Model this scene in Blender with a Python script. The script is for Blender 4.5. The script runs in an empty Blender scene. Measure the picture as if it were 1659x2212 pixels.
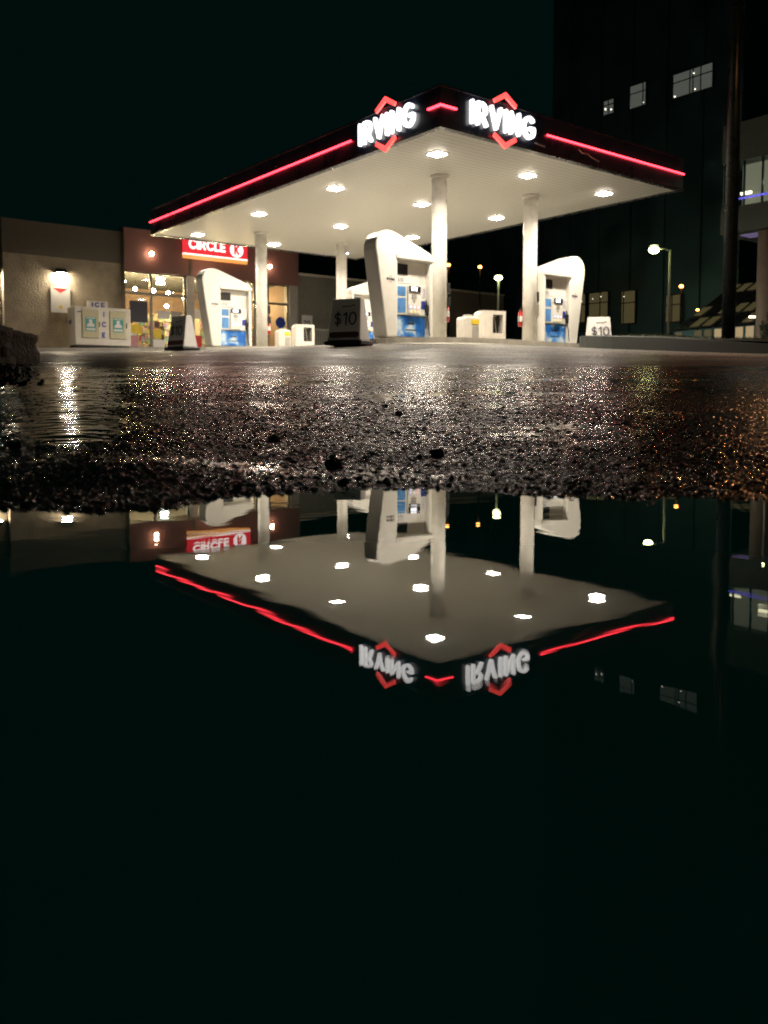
import bpy, bmesh, math, random
import numpy as np
from mathutils import Vector, Matrix
R = math.radians
random.seed(7)
rng = np.random.default_rng(11)
S = bpy.context.scene
C = S.collection

# ------------------------------------------------------------------ camera, world, exposure
CAMH = 0.15
cam = bpy.data.cameras.new('camera'); co = bpy.data.objects.new('camera', cam); C.objects.link(co)
co.location = (0, 0, CAMH)
co.rotation_euler = (R(90 - 3.7), 0, 0)
cam.sensor_fit = 'HORIZONTAL'; cam.sensor_width = 36; cam.lens = 39.2
cam.shift_y = -138 / 1659
cam.clip_start = 0.02; cam.clip_end = 3000
cam.dof.use_dof = True; cam.dof.focus_distance = 3.0; cam.dof.aperture_fstop = 6.2
S.camera = co
W = bpy.data.worlds.new('World'); S.world = W; W.use_nodes = True
bg = W.node_tree.nodes['Background']
bg.inputs[0].default_value = (0.03, 0.58, 0.50, 1); bg.inputs[1].default_value = 0.0074
S.view_settings.view_transform = 'Standard'; S.view_settings.look = 'None'
S.view_settings.exposure = 0.0; S.view_settings.gamma = 1
cy = S.cycles
cy.max_bounces = 8; cy.diffuse_bounces = 3; cy.glossy_bounces = 4; cy.transparent_max_bounces = 8
cy.caustics_reflective = False; cy.caustics_refractive = False
cy.sample_clamp_indirect = 4.0; cy.sample_clamp_direct = 0.0
cy.use_denoising = True
cy.use_adaptive_sampling = False
try: cy.denoiser = 'OPENIMAGEDENOISE'; cy.denoising_prefilter = 'NONE'
except Exception: pass

# ------------------------------------------------------------------ noise for the ground
def h2(i, j, s):
    n = (i.astype(np.int64) * 374761393 + j.astype(np.int64) * 668265263 + s * 1442695041) & 0xFFFFFFFF
    n = ((n ^ (n >> 13)) * 1274126177) & 0xFFFFFFFF
    n = ((n ^ (n >> 16)) * 2246822519) & 0xFFFFFFFF
    return ((n ^ (n >> 15)) & 0xFFFFFF) / float(0xFFFFFF)
def vnoise(x, y, s):
    i = np.floor(x); j = np.floor(y); fx = x - i; fy = y - j
    fx = fx * fx * (3 - 2 * fx); fy = fy * fy * (3 - 2 * fy)
    a = h2(i, j, s); b = h2(i + 1, j, s); c = h2(i, j + 1, s); d = h2(i + 1, j + 1, s)
    return (a * (1 - fx) + b * fx) * (1 - fy) + (c * (1 - fx) + d * fx) * fy
# ------------------------------------------------------------------ site geometry
PHI = 0.6657                       # yaw of the forecourt
CX, CY = 1.219, 18.446             # ground point under the near canopy corner
CP, SP = math.cos(PHI), math.sin(PHI)
def sw(u, v):                      # forecourt coordinates (u recedes to the left, v to the right) -> world x, y
    return CX - SP * u + CP * v, CY + CP * u + SP * v
def lerp_tab(t, xs, ys): return np.interp(t, xs, ys)
WU = np.array([-3, -.46, -.35, -.27, -.21, -.13, -.04, .04, .12, .2, .29, .46, 3])
WD = np.array([1.08, 1.09, 1.07, 1.10, 1.21, 1.27, 1.33, 1.35, 1.31, 1.25, 1.22, 1.23, 1.25])
def softmin(a, b, k): return -k * np.logaddexp(-a / k, -b / k)
def G(x, y):                       # the ground's height (without its grit)
    x = np.asarray(x, float); y = np.asarray(y, float)
    u = x / np.maximum(y, .6)
    dw = lerp_tab(u, WU, WD) + .045 * (vnoise(u / .06, u * 0 + 3.3, 61) - .5) + .03 * (vnoise(u / .02, u * 0 + 5.3, 62) - .5)
    yy = softmin(y, 44.0, 1.5)
    near = np.exp(-np.maximum(y - 1.2, 0) / 2.0)
    z = .0575 * (yy - (1.2 + (dw - 1.2) * near))
    z = np.maximum(z, -.11)
    z = z + .29 * np.exp(-((x - 1.0) / 5.5) ** 2 - ((y - 23) / 8.5) ** 2)
    # low ridge of grit at the front left, before the puddle
    z = z + .012 * np.exp(-((u + .33) / .17) ** 2 - ((y - 1.42) / .16) ** 2)
    z = z + .009 * np.exp(-((u + .05) / .1) ** 2 - ((y - 1.75) / .14) ** 2)
    return z
def g(x, y): return float(G(x, y))
def gs(u, v): return g(*sw(u, v))

# ------------------------------------------------------------------ materials
def nt(name):
    m = bpy.data.materials.new(name); m.use_nodes = True
    n = m.node_tree; b = n.nodes['Principled BSDF']
    return m, n, b
def link(n, a, b): n.links.new(a, b)
def mat(name, col, rough=.5, metal=0., var=.15, scale=6., bump=0., bscale=60., spec=.5, rvar=.1, coat=0.):
    m, n, b = nt(name)
    tc = n.nodes.new('ShaderNodeTexCoord')
    nz = n.nodes.new('ShaderNodeTexNoise'); nz.inputs['Scale'].default_value = scale; nz.inputs['Detail'].default_value = 6
    link(n, tc.outputs['Object'], nz.inputs['Vector'])
    mr = n.nodes.new('ShaderNodeMapRange'); mr.inputs[1].default_value = .3; mr.inputs[2].default_value = .7
    mr.inputs[3].default_value = 1 - var; mr.inputs[4].default_value = 1 + var
    link(n, nz.outputs['Fac'], mr.inputs[0])
    mx = n.nodes.new('ShaderNodeVectorMath'); mx.operation = 'SCALE'
    mx.inputs[0].default_value = col[:3]; link(n, mr.outputs[0], mx.inputs['Scale'])
    link(n, mx.outputs[0], b.inputs['Base Color'])
    r2 = n.nodes.new('ShaderNodeMapRange'); r2.inputs[1].default_value = .3; r2.inputs[2].default_value = .7
    r2.inputs[3].default_value = max(0, rough - rvar); r2.inputs[4].default_value = min(1, rough + rvar)
    link(n, nz.outputs['Fac'], r2.inputs[0]); link(n, r2.outputs[0], b.inputs['Roughness'])
    b.inputs['Metallic'].default_value = metal
    b.inputs['Specular IOR Level'].default_value = spec
    b.inputs['Coat Weight'].default_value = coat
    if bump:
        bz = n.nodes.new('ShaderNodeTexNoise'); bz.inputs['Scale'].default_value = bscale; bz.inputs['Detail'].default_value = 4
        link(n, tc.outputs['Object'], bz.inputs['Vector'])
        bp = n.nodes.new('ShaderNodeBump'); bp.inputs['Strength'].default_value = bump; bp.inputs['Distance'].default_value = .02 if bscale > 20 else .035
        link(n, bz.outputs['Fac'], bp.inputs['Height']); link(n, bp.outputs[0], b.inputs['Normal'])
    return m
def emit(name, col, s, base=(.5, .5, .5)):
    m, n, b = nt(name)
    b.inputs['Base Color'].default_value = (*base, 1)
    b.inputs['Emission Color'].default_value = (*col, 1); b.inputs['Emission Strength'].default_value = s
    b.inputs['Roughness'].default_value = .4
    return m
M = {}
M['white_paint'] = mat('white_paint', (.76, .74, .68), .38, var=.05, scale=3)
M['column_paint'] = mat('column_paint', (.76, .74, .68), .3, var=.06, scale=4)
M['navy'] = mat('navy_fascia', (.018, .024, .045), .3, var=.3, scale=1.5, coat=.3)
M['dark_trim'] = mat('dark_trim', (.02, .022, .028), .3, var=.2)
M['black'] = mat('black_plastic', (.012, .012, .013), .45)
M['rubber'] = mat('black_rubber', (.01, .01, .01), .6)
M['grey'] = mat('grey_plastic', (.33, .31, .28), .5, var=.1)
M['steel'] = mat('brushed_steel', (.4, .4, .4), .35, metal=.8)
M['alu'] = mat('window_frame_metal', (.22, .2, .17), .4, metal=.4)
M['concrete'] = mat('concrete', (.34, .32, .28), .8, var=.2, scale=3, bump=.3, bscale=40)
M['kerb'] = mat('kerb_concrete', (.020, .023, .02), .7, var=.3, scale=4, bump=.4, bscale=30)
M['stucco'] = mat('rough_stucco', (.34, .29, .215), .85, var=.2, scale=2.2, bump=1.0, bscale=15)
M['parapet'] = mat('brown_parapet_metal', (.10, .088, .066), .6, var=.1)
M['maroon'] = mat('maroon_facade', (.20, .092, .082), .7, var=.1, scale=2)
M['grey_wall'] = mat('grey_block_wall', (.19, .18, .15), .8, var=.12, bump=.4, bscale=12)
M['cream_door'] = mat('cream_door', (.50, .46, .30), .5, var=.06)
M['ice_white'] = mat('ice_chest_white', (.66, .62, .55), .4, var=.07)
M['teal'] = mat('teal_print', (.02, .27, .27), .4)
M['blue_ink'] = mat('blue_ink', (.025, .05, .30), .4)
M['blue_panel'] = mat('blue_panel', (.10, .27, .58), .35, var=.2, scale=5)
M['paper'] = mat('paper_white', (.72, .70, .68), .5, var=.04)
M['red_ink'] = mat('red_print', (.5, .03, .03), .4)
M['dark_red'] = mat('dark_red_print', (.10, .03, .03), .5)
M['red_paint'] = mat('red_paint', (.5, .02, .02), .3)
M['yellow'] = mat('yellow_sticker', (.75, .55, .03), .4)
M['ink'] = mat('dark_ink', (.03, .03, .05), .5)
M['pink'] = mat('pink_print', (.5, .22, .25), .5)
M['grey_ink'] = mat('grey_ink', (.32, .31, .30), .5)
M['boulder'] = mat('boulder_stone', (.11, .095, .078), .8, var=.45, scale=7, bump=1.0, bscale=18)
M['pebble'] = mat('wet_pebble', (.018, .017, .016), .42, var=.5, scale=40)
M['leaf_dark'] = mat('dark_leaf', (.02, .04, .018), .6, var=.4)
M['grass'] = mat('grass_blade', (.035, .06, .02), .6, var=.4)
M['soil'] = mat('soil', (.03, .03, .02), .9, var=.4, bump=.6)
M['pole_metal'] = mat('dark_pole_metal', (.006, .012, .012), .3, var=.3, scale=3, spec=.25)
M['lamp_post'] = mat('galvanised_post', (.35, .36, .3), .5)
M['tower'] = mat('tower_cladding', (.055, .125, .135), .42, var=.25, scale=.6, metal=.85)
M['tower_glass'] = mat('tower_dark_glass', (.008, .012, .012), .15)
M['pedway'] = mat('upper_floor_cladding', (.07, .09, .085), .6)
M['drum'] = mat('round_column_concrete', (.26, .22, .18), .7, var=.12)
M['shop_wall'] = mat('shop_inner_wall', (.24, .16, .10), .7)
M['shop_floor'] = mat('shop_floor_tiles', (.4, .34, .26), .35)
M['shop_dark'] = mat('shop_ceiling', (.06, .06, .05), .8)
M['car_paint'] = mat('dark_blue_car_paint', (.003, .005, .010), .35)
M['car_glass'] = mat('car_glass', (.01, .012, .014), .08)
# lit things
M['lamp_white'] = emit('canopy_lamp_glow', (1, .87, .74), 120)
M['letter'] = emit('white_letter_glow', (1, .97, .93), 2.5)
M['neon'] = emit('red_light_line', (1, .032, .05), 9)
M['chevron'] = emit('red_chevron_glow', (1, .06, .055), 2.6)
M['sign_red'] = emit('sign_red_face', (.9, .035, .05), .85, (.5, .02, .03))
M['sign_white'] = emit('sign_white_face', (1, .93, .86), 1.5)
M['sign_orange'] = emit('sign_orange_face', (1, .36, .03), .9)
M['wall_pack'] = emit('wall_lamp_glow', (1, .84, .60), 420)
M['globe'] = emit('globe_lamp_glow', (1, .68, .42), 45)
M['pendant'] = emit('pendant_glow', (1, .68, .38), 430)
M['cool_lamp'] = emit('cool_lamp_glow', (.9, 1, .95), 30)
M['street_green'] = emit('street_lamp_glow', (.86, 1, .42), 26)
M['post_top'] = emit('post_top_glow', (.9, 1, .45), 14)
M['sodium'] = emit('sodium_lamp_glow', (1, .36, .07), 12)
M['sodium_near'] = emit('sodium_street_lamp_glow', (1, .43, .17), 750)
M['screen'] = emit('pump_screen_glow', (.85, .88, 1), 2.2)
M['btn_red'] = emit('red_button_glow', (1, .08, .05), .6)
M['btn_blue'] = emit('blue_button_glow', (.1, .1, .7), .4)
M['btn_yellow'] = emit('yellow_button_glow', (1, .7, .1), .7)
M['win_warm'] = emit('lit_window_warm', (.62, .50, .22), .085, (.1, .1, .05))
M['win_cool'] = emit('lit_window_cool', (.60, .64, .55), .11, (.1, .1, .1))
M['win_upper'] = emit('lit_upper_floor', (.75, .70, .52), .26, (.1, .1, .1))
M['win_shop'] = emit('lit_shopfront', (.85, .62, .32), .42, (.1, .1, .1))
M['tube'] = emit('tube_lamp_glow', (1, .85, .6), 4)
M['led_blue'] = emit('blue_light_line', (.10, .10, 1), .8)
M['led_purple'] = emit('purple_light_line', (.4, .3, .8), .18)
M['led_marker'] = emit('blue_marker_glow', (.04, .22, 1), .5)
M['spark'] = emit('small_lamp_glow', (1, .95, .8), 3.0)

def mat_glass():
    m = bpy.data.materials.new('window_glass'); m.use_nodes = True; n = m.node_tree
    for x in list(n.nodes): n.nodes.remove(x)
    o = n.nodes.new('ShaderNodeOutputMaterial'); t = n.nodes.new('ShaderNodeBsdfTransparent'); gl = n.nodes.new('ShaderNodeBsdfGlossy')
    gl.inputs['Roughness'].default_value = .02; t.inputs[0].default_value = (.85, .9, .86, 1)
    f = n.nodes.new('ShaderNodeFresnel'); f.inputs[0].default_value = 1.5; mx = n.nodes.new('ShaderNodeMixShader')
    link(n, f.outputs[0], mx.inputs[0]); link(n, t.outputs[0], mx.inputs[1]); link(n, gl.outputs[0], mx.inputs[2]); link(n, mx.outputs[0], o.inputs[0])
    return m
M['glass'] = mat_glass()
def mat_soffit():
    m, n, b = nt('soffit_panels')
    tc = n.nodes.new('ShaderNodeTexCoord'); mp = n.nodes.new('ShaderNodeMapping'); link(n, tc.outputs['Object'], mp.inputs[0])
    wv = n.nodes.new('ShaderNodeTexWave'); wv.bands_direction = 'Y'; wv.wave_profile = 'SAW'; wv.inputs['Scale'].default_value = 1.6
    link(n, mp.outputs[0], wv.inputs[0])
    rp = n.nodes.new('ShaderNodeValToRGB'); rp.color_ramp.elements[0].color = (.28, .27, .24, 1); rp.color_ramp.elements[0].position = 0
    rp.color_ramp.elements[1].color = (.61, .60, .545, 1); rp.color_ramp.elements[1].position = .2
    link(n, wv.outputs['Fac'], rp.inputs[0]); link(n, rp.outputs[0], b.inputs['Base Color'])
    bp = n.nodes.new('ShaderNodeBump'); bp.inputs['Strength'].default_value = .35; bp.inputs['Distance'].default_value = .02
    link(n, wv.outputs['Fac'], bp.inputs['Height']); link(n, bp.outputs[0], b.inputs['Normal'])
    b.inputs['Roughness'].default_value = .42
    return m
M['soffit'] = mat_soffit()
def mat_cloud():
    m, n, b = nt('blue_sky_poster')
    tc = n.nodes.new('ShaderNodeTexCoord'); nz = n.nodes.new('ShaderNodeTexNoise'); nz.inputs['Scale'].default_value = 3.2; nz.inputs['Detail'].default_value = 5
    link(n, tc.outputs['Object'], nz.inputs[0])
    rp = n.nodes.new('ShaderNodeValToRGB'); e = rp.color_ramp.elements
    e[0].position = .42; e[0].color = (.02, .13, .48, 1); e[1].position = .66; e[1].color = (.55, .66, .74, 1)
    x = e.new(.54); x.color = (.10, .30, .66, 1)
    link(n, nz.outputs['Fac'], rp.inputs[0]); link(n, rp.outputs[0], b.inputs['Base Color']); b.inputs['Roughness'].default_value = .3
    return m
M['cloud'] = mat_cloud()
def mat_goods(name, seed, sat):
    m, n, b = nt(name)
    tc = n.nodes.new('ShaderNodeTexCoord'); mp = n.nodes.new('ShaderNodeMapping'); mp.inputs['Location'].default_value = (seed, seed * 2.3, seed * .7)
    mp.inputs['Scale'].default_value = (1, 1, .55); link(n, tc.outputs['Object'], mp.inputs[0])
    vo = n.nodes.new('ShaderNodeTexVoronoi'); vo.distance = 'CHEBYCHEV'; vo.inputs['Scale'].default_value = 9; link(n, mp.outputs[0], vo.inputs['Vector'])
    hs = n.nodes.new('ShaderNodeHueSaturation'); hs.inputs['Saturation'].default_value = sat; hs.inputs['Value'].default_value = 1.0
    link(n, vo.outputs['Color'], hs.inputs['Color'])
    mx = n.nodes.new('ShaderNodeMix'); mx.data_type = 'RGBA'; mx.blend_type = 'MULTIPLY'; mx.inputs[0].default_value = .8
    link(n, hs.outputs[0], mx.inputs[6]); mx.inputs[7].default_value = (1, .74, .52, 1); link(n, mx.outputs[2], b.inputs['Base Color'])
    b.inputs['Roughness'].default_value = .4
    return m
for k in range(3): M['goods%d' % k] = mat_goods('packed_goods', 3.1 * k + 1, .8)
def mat_ground():
    m, n, b = nt('wet_asphalt')
    at = n.nodes.new('ShaderNodeAttribute'); at.attribute_name = 'film'
    ar = n.nodes.new('ShaderNodeAttribute'); ar.attribute_name = 'stone'
    geo = n.nodes.new('ShaderNodeNewGeometry')
    nz = n.nodes.new('ShaderNodeTexNoise'); nz.inputs['Scale'].default_value = 1.1; nz.inputs['Detail'].default_value = 7; link(n, geo.outputs['Position'], nz.inputs[0])
    nf = n.nodes.new('ShaderNodeTexNoise'); nf.inputs['Scale'].default_value = 70; nf.inputs['Detail'].default_value = 3; link(n, geo.outputs['Position'], nf.inputs[0])
    vs = n.nodes.new('ShaderNodeTexVoronoi'); vs.inputs['Scale'].default_value = 34; link(n, geo.outputs['Position'], vs.inputs['Vector'])
    rp = n.nodes.new('ShaderNodeValToRGB'); e = rp.color_ramp.elements
    e[0].color = (.014, .0135, .013, 1); e[1].color = (.055, .052, .048, 1)
    link(n, ar.outputs['Fac'], rp.inputs[0])
    mx = n.nodes.new('ShaderNodeMix'); mx.data_type = 'RGBA'; mx.blend_type = 'MULTIPLY'; mx.inputs[0].default_value = .5
    link(n, rp.outputs[0], mx.inputs[6]); link(n, nz.outputs['Color'], mx.inputs[7])
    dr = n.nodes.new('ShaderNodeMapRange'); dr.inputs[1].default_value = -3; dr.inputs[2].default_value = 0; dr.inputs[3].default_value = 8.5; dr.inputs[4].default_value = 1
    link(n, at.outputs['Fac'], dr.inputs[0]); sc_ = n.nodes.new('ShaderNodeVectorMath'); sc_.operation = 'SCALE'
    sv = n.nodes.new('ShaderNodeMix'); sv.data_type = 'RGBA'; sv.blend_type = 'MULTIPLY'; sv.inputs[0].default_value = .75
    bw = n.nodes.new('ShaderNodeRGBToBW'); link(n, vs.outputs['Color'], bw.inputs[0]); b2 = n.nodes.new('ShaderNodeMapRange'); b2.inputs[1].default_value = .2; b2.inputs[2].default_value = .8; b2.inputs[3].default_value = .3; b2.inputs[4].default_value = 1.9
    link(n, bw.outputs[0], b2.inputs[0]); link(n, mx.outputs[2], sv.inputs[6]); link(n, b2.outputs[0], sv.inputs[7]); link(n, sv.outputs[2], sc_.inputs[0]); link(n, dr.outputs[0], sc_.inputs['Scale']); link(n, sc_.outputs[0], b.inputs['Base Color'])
    rr = n.nodes.new('ShaderNodeMapRange'); rr.inputs[1].default_value = 0; rr.inputs[2].default_value = 1
    rr.inputs[3].default_value = .13; rr.inputs[4].default_value = .04; rr.clamp = False; link(n, at.outputs['Fac'], rr.inputs[0])
    rv = n.nodes.new('ShaderNodeMapRange'); rv.inputs[1].default_value = .35; rv.inputs[2].default_value = .65; rv.inputs[3].default_value = -.06; rv.inputs[4].default_value = .14
    link(n, nz.outputs['Fac'], rv.inputs[0])
    ad = n.nodes.new('ShaderNodeMath'); ad.operation = 'ADD'; ad.use_clamp = True; link(n, rr.outputs[0], ad.inputs[0]); link(n, rv.outputs[0], ad.inputs[1])
    mxm = n.nodes.new('ShaderNodeMath'); mxm.operation = 'MAXIMUM'; mxm.inputs[1].default_value = .05; link(n, ad.outputs[0], mxm.inputs[0]); link(n, mxm.outputs[0], b.inputs['Roughness'])
    bp = n.nodes.new('ShaderNodeBump'); bp.inputs['Distance'].default_value = .004
    iv = n.nodes.new('ShaderNodeMapRange'); iv.inputs[3].default_value = .35; iv.inputs[4].default_value = .03; link(n, at.outputs['Fac'], iv.inputs[0]); link(n, iv.outputs[0], bp.inputs['Strength'])
    link(n, nf.outputs['Fac'], bp.inputs['Height']); link(n, bp.outputs[0], b.inputs['Normal'])
    # the asphalt is wet near the puddle and nearly dry further up the slope
    sp = n.nodes.new('ShaderNodeMapRange'); sp.inputs[1].default_value = -2; sp.inputs[2].default_value = 0; sp.inputs[3].default_value = .10; sp.inputs[4].default_value = .5
    link(n, at.outputs['Fac'], sp.inputs[0]); link(n, sp.outputs[0], b.inputs['Specular IOR Level'])
    b.inputs['IOR'].default_value = 1.4
    return m
M['asphalt'] = mat_ground()
def mat_water():
    m, n, b = nt('puddle_water')
    b.inputs['Base Color'].default_value = (.010, .26, .26, 1); b.inputs['Roughness'].default_value = .0; b.inputs['IOR'].default_value = 1.32
    geo = n.nodes.new('ShaderNodeNewGeometry'); mp = n.nodes.new('ShaderNodeMapping'); mp.inputs['Scale'].default_value = (1, 1.6, 1); link(n, geo.outputs['Position'], mp.inputs[0])
    a = n.nodes.new('ShaderNodeTexNoise'); a.inputs['Scale'].default_value = 6.5; a.inputs['Detail'].default_value = 2; link(n, mp.outputs[0], a.inputs[0])
    bp = n.nodes.new('ShaderNodeBump'); bp.inputs['Strength'].default_value = 1; bp.inputs['Distance'].default_value = .00026
    link(n, a.outputs['Fac'], bp.inputs['Height']); link(n, bp.outputs[0], b.inputs['Normal'])
    return m
M['water'] = mat_water()

# ------------------------------------------------------------------ mesh helpers
class MB:
    def __init__(s): s.bm = bmesh.new()
    def box(s, x0, x1, y0, y1, z0, z1):
        vs = [s.bm.verts.new(p) for p in ((x0, y0, z0), (x1, y0, z0), (x1, y1, z0), (x0, y1, z0), (x0, y0, z1), (x1, y0, z1), (x1, y1, z1), (x0, y1, z1))]
        for f in ((3, 2, 1, 0), (4, 5, 6, 7), (0, 1, 5, 4), (1, 2, 6, 5), (2, 3, 7, 6), (3, 0, 4, 7)): s.bm.faces.new([vs[i] for i in f])
        return s
    def hexa(s, pts):              # 8 corners, bottom ring then top ring
        vs = [s.bm.verts.new(p) for p in pts]
        for f in ((3, 2, 1, 0), (4, 5, 6, 7), (0, 1, 5, 4), (1, 2, 6, 5), (2, 3, 7, 6), (3, 0, 4, 7)): s.bm.faces.new([vs[i] for i in f])
        return s
    def poly(s, pts, off):         # polygon extruded by the vector off
        off = Vector(off); a = [s.bm.verts.new(p) for p in pts]; b = [s.bm.verts.new(Vector(p) + off) for p in pts]
        n = len(a); s.bm.faces.new(a[::-1]); s.bm.faces.new(b)
        for i in range(n): s.bm.faces.new((a[i], a[(i + 1) % n], b[(i + 1) % n], b[i]))
        return s
    def cyl(s, p0, p1, r0, r1=None, n=24, caps=True):
        r1 = r0 if r1 is None else r1; p0 = Vector(p0); p1 = Vector(p1); d = (p1 - p0).normalized()
        a = d.orthogonal().normalized(); b = d.cross(a)
        A = []; B = []
        for i in range(n):
            t = 2 * math.pi * i / n; w = a * math.cos(t) + b * math.sin(t)
            A.append(s.bm.verts.new(p0 + w * r0)); B.append(s.bm.verts.new(p1 + w * r1))
        for i in range(n):
            f = s.bm.faces.new((A[i], A[(i + 1) % n], B[(i + 1) % n], B[i])); f.smooth = True
        if caps: s.bm.faces.new(A[::-1]); s.bm.faces.new(B)
        return s
    def tube(s, pts, r, n=8):
        pts = [Vector(p) for p in pts]; rings = []
        for i, p in enumerate(pts):
            d = (pts[min(i + 1, len(pts) - 1)] - pts[max(i - 1, 0)]).normalized()
            a = d.cross(Vector((.31, .77, .55))).normalized(); b = d.cross(a)
            rings.append([s.bm.verts.new(p + (a * math.cos(2 * math.pi * k / n) + b * math.sin(2 * math.pi * k / n)) * r) for k in range(n)])
        for A, B in zip(rings, rings[1:]):
            for k in range(n):
                f = s.bm.faces.new((A[k], A[(k + 1) % n], B[(k + 1) % n], B[k])); f.smooth = True
        s.bm.faces.new(rings[0][::-1]); s.bm.faces.new(rings[-1])
        return s
    def ball(s, c, r, sub=2, sq=(1, 1, 1)):
        o = bmesh.ops.create_icosphere(s.bm, subdivisions=sub, radius=1)
        for v in o['verts']: v.co = Vector((v.co.x * r * sq[0] + c[0], v.co.y * r * sq[1] + c[1], v.co.z * r * sq[2] + c[2]))
        for v in o['verts']:
            for f in v.link_faces: f.smooth = True
        return s
    def ribbon(s, pts, w, o, rx, up, nrm, depth, z0=0.):   # a round-ended stroke in the plane (rx, up), raised along nrm
        o = Vector(o); rx = Vector(rx); up = Vector(up); nrm = Vector(nrm)
        P = [Vector((p[0], p[1])) for p in pts]; L = []; Rr = []
        def perp(d): return Vector((-d.y, d.x))
        for i, p in enumerate(P):
            if i == 0: nn = perp((P[1] - P[0]).normalized())
            elif i == len(P) - 1: nn = perp((P[-1] - P[-2]).normalized())
            else:
                n1 = perp((P[i] - P[i - 1]).normalized()); n2 = perp((P[i + 1] - P[i]).normalized()); nn = (n1 + n2).normalized(); nn = nn / max(.5, nn.dot(n1))
            L.append(p + nn * w / 2); Rr.append(p - nn * w / 2)
        def cap(c, fr, d):          # half circle from fr around c
            out = []; v = fr - c
            for k in range(1, 7):
                t = d * math.pi * k / 7; out.append(c + Vector((v.x * math.cos(t) - v.y * math.sin(t), v.x * math.sin(t) + v.y * math.cos(t))))
            return out
        pos = lambda q, h: o + rx * q.x + up * q.y + nrm * h
        h = depth + z0
        loop = L + cap(P[-1], L[-1], -1) + Rr[::-1] + cap(P[0], Rr[0], -1)
        n = len(L); F = {}
        tv = [s.bm.verts.new(pos(q, h)) for q in loop]; bv = [s.bm.verts.new(pos(q, 0)) for q in loop]
        for i in range(len(loop)):
            j = (i + 1) % len(loop); s.bm.faces.new((bv[i], bv[j], tv[j], tv[i]))
        nl = len(L); Lv = tv[:nl]; cv = tv[nl:nl + 6]; Rv = tv[nl + 6:nl + 6 + nl][::-1]; c0 = tv[nl + 6 + nl:]
        for i in range(nl - 1): s.bm.faces.new((Lv[i], Lv[i + 1], Rv[i + 1], Rv[i]))
        s.bm.faces.new([Lv[-1]] + cv + [Rv[-1]]); s.bm.faces.new([Rv[0]] + c0 + [Lv[0]])
        return s
    def text(s, txt, h, w, o, rx, up, nrm, depth, gap=.12, gx=1.):
        hh = h - w; x = w / 2; k = 0; o = Vector(o)
        for ch in txt:
            if ch == ' ': x += .4 * h; continue
            gw, st = GLYPH[ch]
            for pl in st:
                s.ribbon([(x + p[0] * hh * gx, w / 2 + p[1] * hh) for p in pl], w, o, rx, up, nrm, depth, .0015 * (k % 4)); k += 1
            x += gw * hh * gx + w + gap * h
        return x
    def build(s, name, m, parent=None, bevel=0., loc=None, smooth=False):
        bmesh.ops.recalc_face_normals(s.bm, faces=s.bm.faces)
        me = bpy.data.meshes.new(name); s.bm.to_mesh(me); s.bm.free()
        me.materials.append(m)
        o = bpy.data.objects.new(name, me); C.objects.link(o)
        if parent is not None: o.parent = parent
        if loc: o.location = loc
        if smooth:
            for p in me.polygons: p.use_smooth = True
        if bevel:
            b = o.modifiers.new('bevel', 'BEVEL'); b.width = bevel; b.segments = 3; b.limit_method = 'ANGLE'; b.angle_limit = R(35)
        return o
def arc(cx, cy_, rx, ry, a0, a1, n=14): return [(cx + rx * math.cos(R(a0 + (a1 - a0) * i / n)), cy_ + ry * math.sin(R(a0 + (a1 - a0) * i / n))) for i in range(n + 1)]
GLYPH = {
 'I': (0, [[(0, 0), (0, 1)]]),
 'R': (.66, [[(0, 0), (0, 1)], [(0, 1), (.32, 1)] + arc(.32, .72, .30, .28, 80, -80, 8) + [(.32, .44), (0, .44)], [(.34, .42), (.66, 0)]]),
 'V': (.72, [[(0, 1), (.36, 0)], [(.36, 0), (.72, 1)]]),
 'N': (.66, [[(0, 0), (0, 1)], [(0, 1), (.66, 0)], [(.66, 0), (.66, 1)]]),
 'G': (.84, [arc(.45, .5, .45, .5, 48, 330, 18), [(.84, .25), (.84, .47)], [(.84, .47), (.52, .47)]]),
 'C': (.76, [arc(.45, .5, .45, .5, 48, 312, 18)]),
 'L': (.5, [[(0, 1), (0, 0)], [(0, 0), (.5, 0)]]),
 'E': (.52, [[(0, 0), (0, 1)], [(0, 1), (.52, 1)], [(0, .5), (.46, .5)], [(0, 0), (.52, 0)]]),
 'K': (.6, [[(0, 0), (0, 1)], [(0, .45), (.6, 1)], [(.2, .6), (.6, 0)]]),
 '1': (.25, [[(.25, 0), (.25, 1)], [(0, .8), (.25, 1)]]),
 '0': (.6, [arc(.3, .5, .3, .5, 0, 180, 12), arc(.3, .5, .3, .5, 180, 360, 12)]),
 '2': (.56, [arc(.28, .72, .28, .28, 165, -35, 10) + [(0, 0)], [(0, 0), (.56, 0)]]),
 '$': (.5, [arc(.25, .72, .25, .2, 35, 270, 10), arc(.25, .30, .25, .22, 90, -145, 10), [(.25, -.08), (.25, 1.06)]]),
}
def props(o, label=None, cat=None, group=None, kind=None):
    if label: o['label'] = label
    if cat: o['category'] = cat
    if group: o['group'] = group
    if kind: o['kind'] = kind
    return o
def thing(name, label, cat, loc=(0, 0, 0), rz=0., group=None):
    o = bpy.data.objects.new(name, None); C.objects.link(o); o.location = loc; o.rotation_euler = (0, 0, rz); o.empty_display_size = .2
    return props(o, label, cat, group)
def copy_tree(o, parent=None):
    c = o.copy(); C.objects.link(c)
    if parent is not None: c.parent = parent; c.matrix_parent_inverse = o.matrix_parent_inverse
    for ch in list(o.children): copy_tree(ch, c)
    return c
def structure(o): o['kind'] = 'structure'; return o
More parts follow.
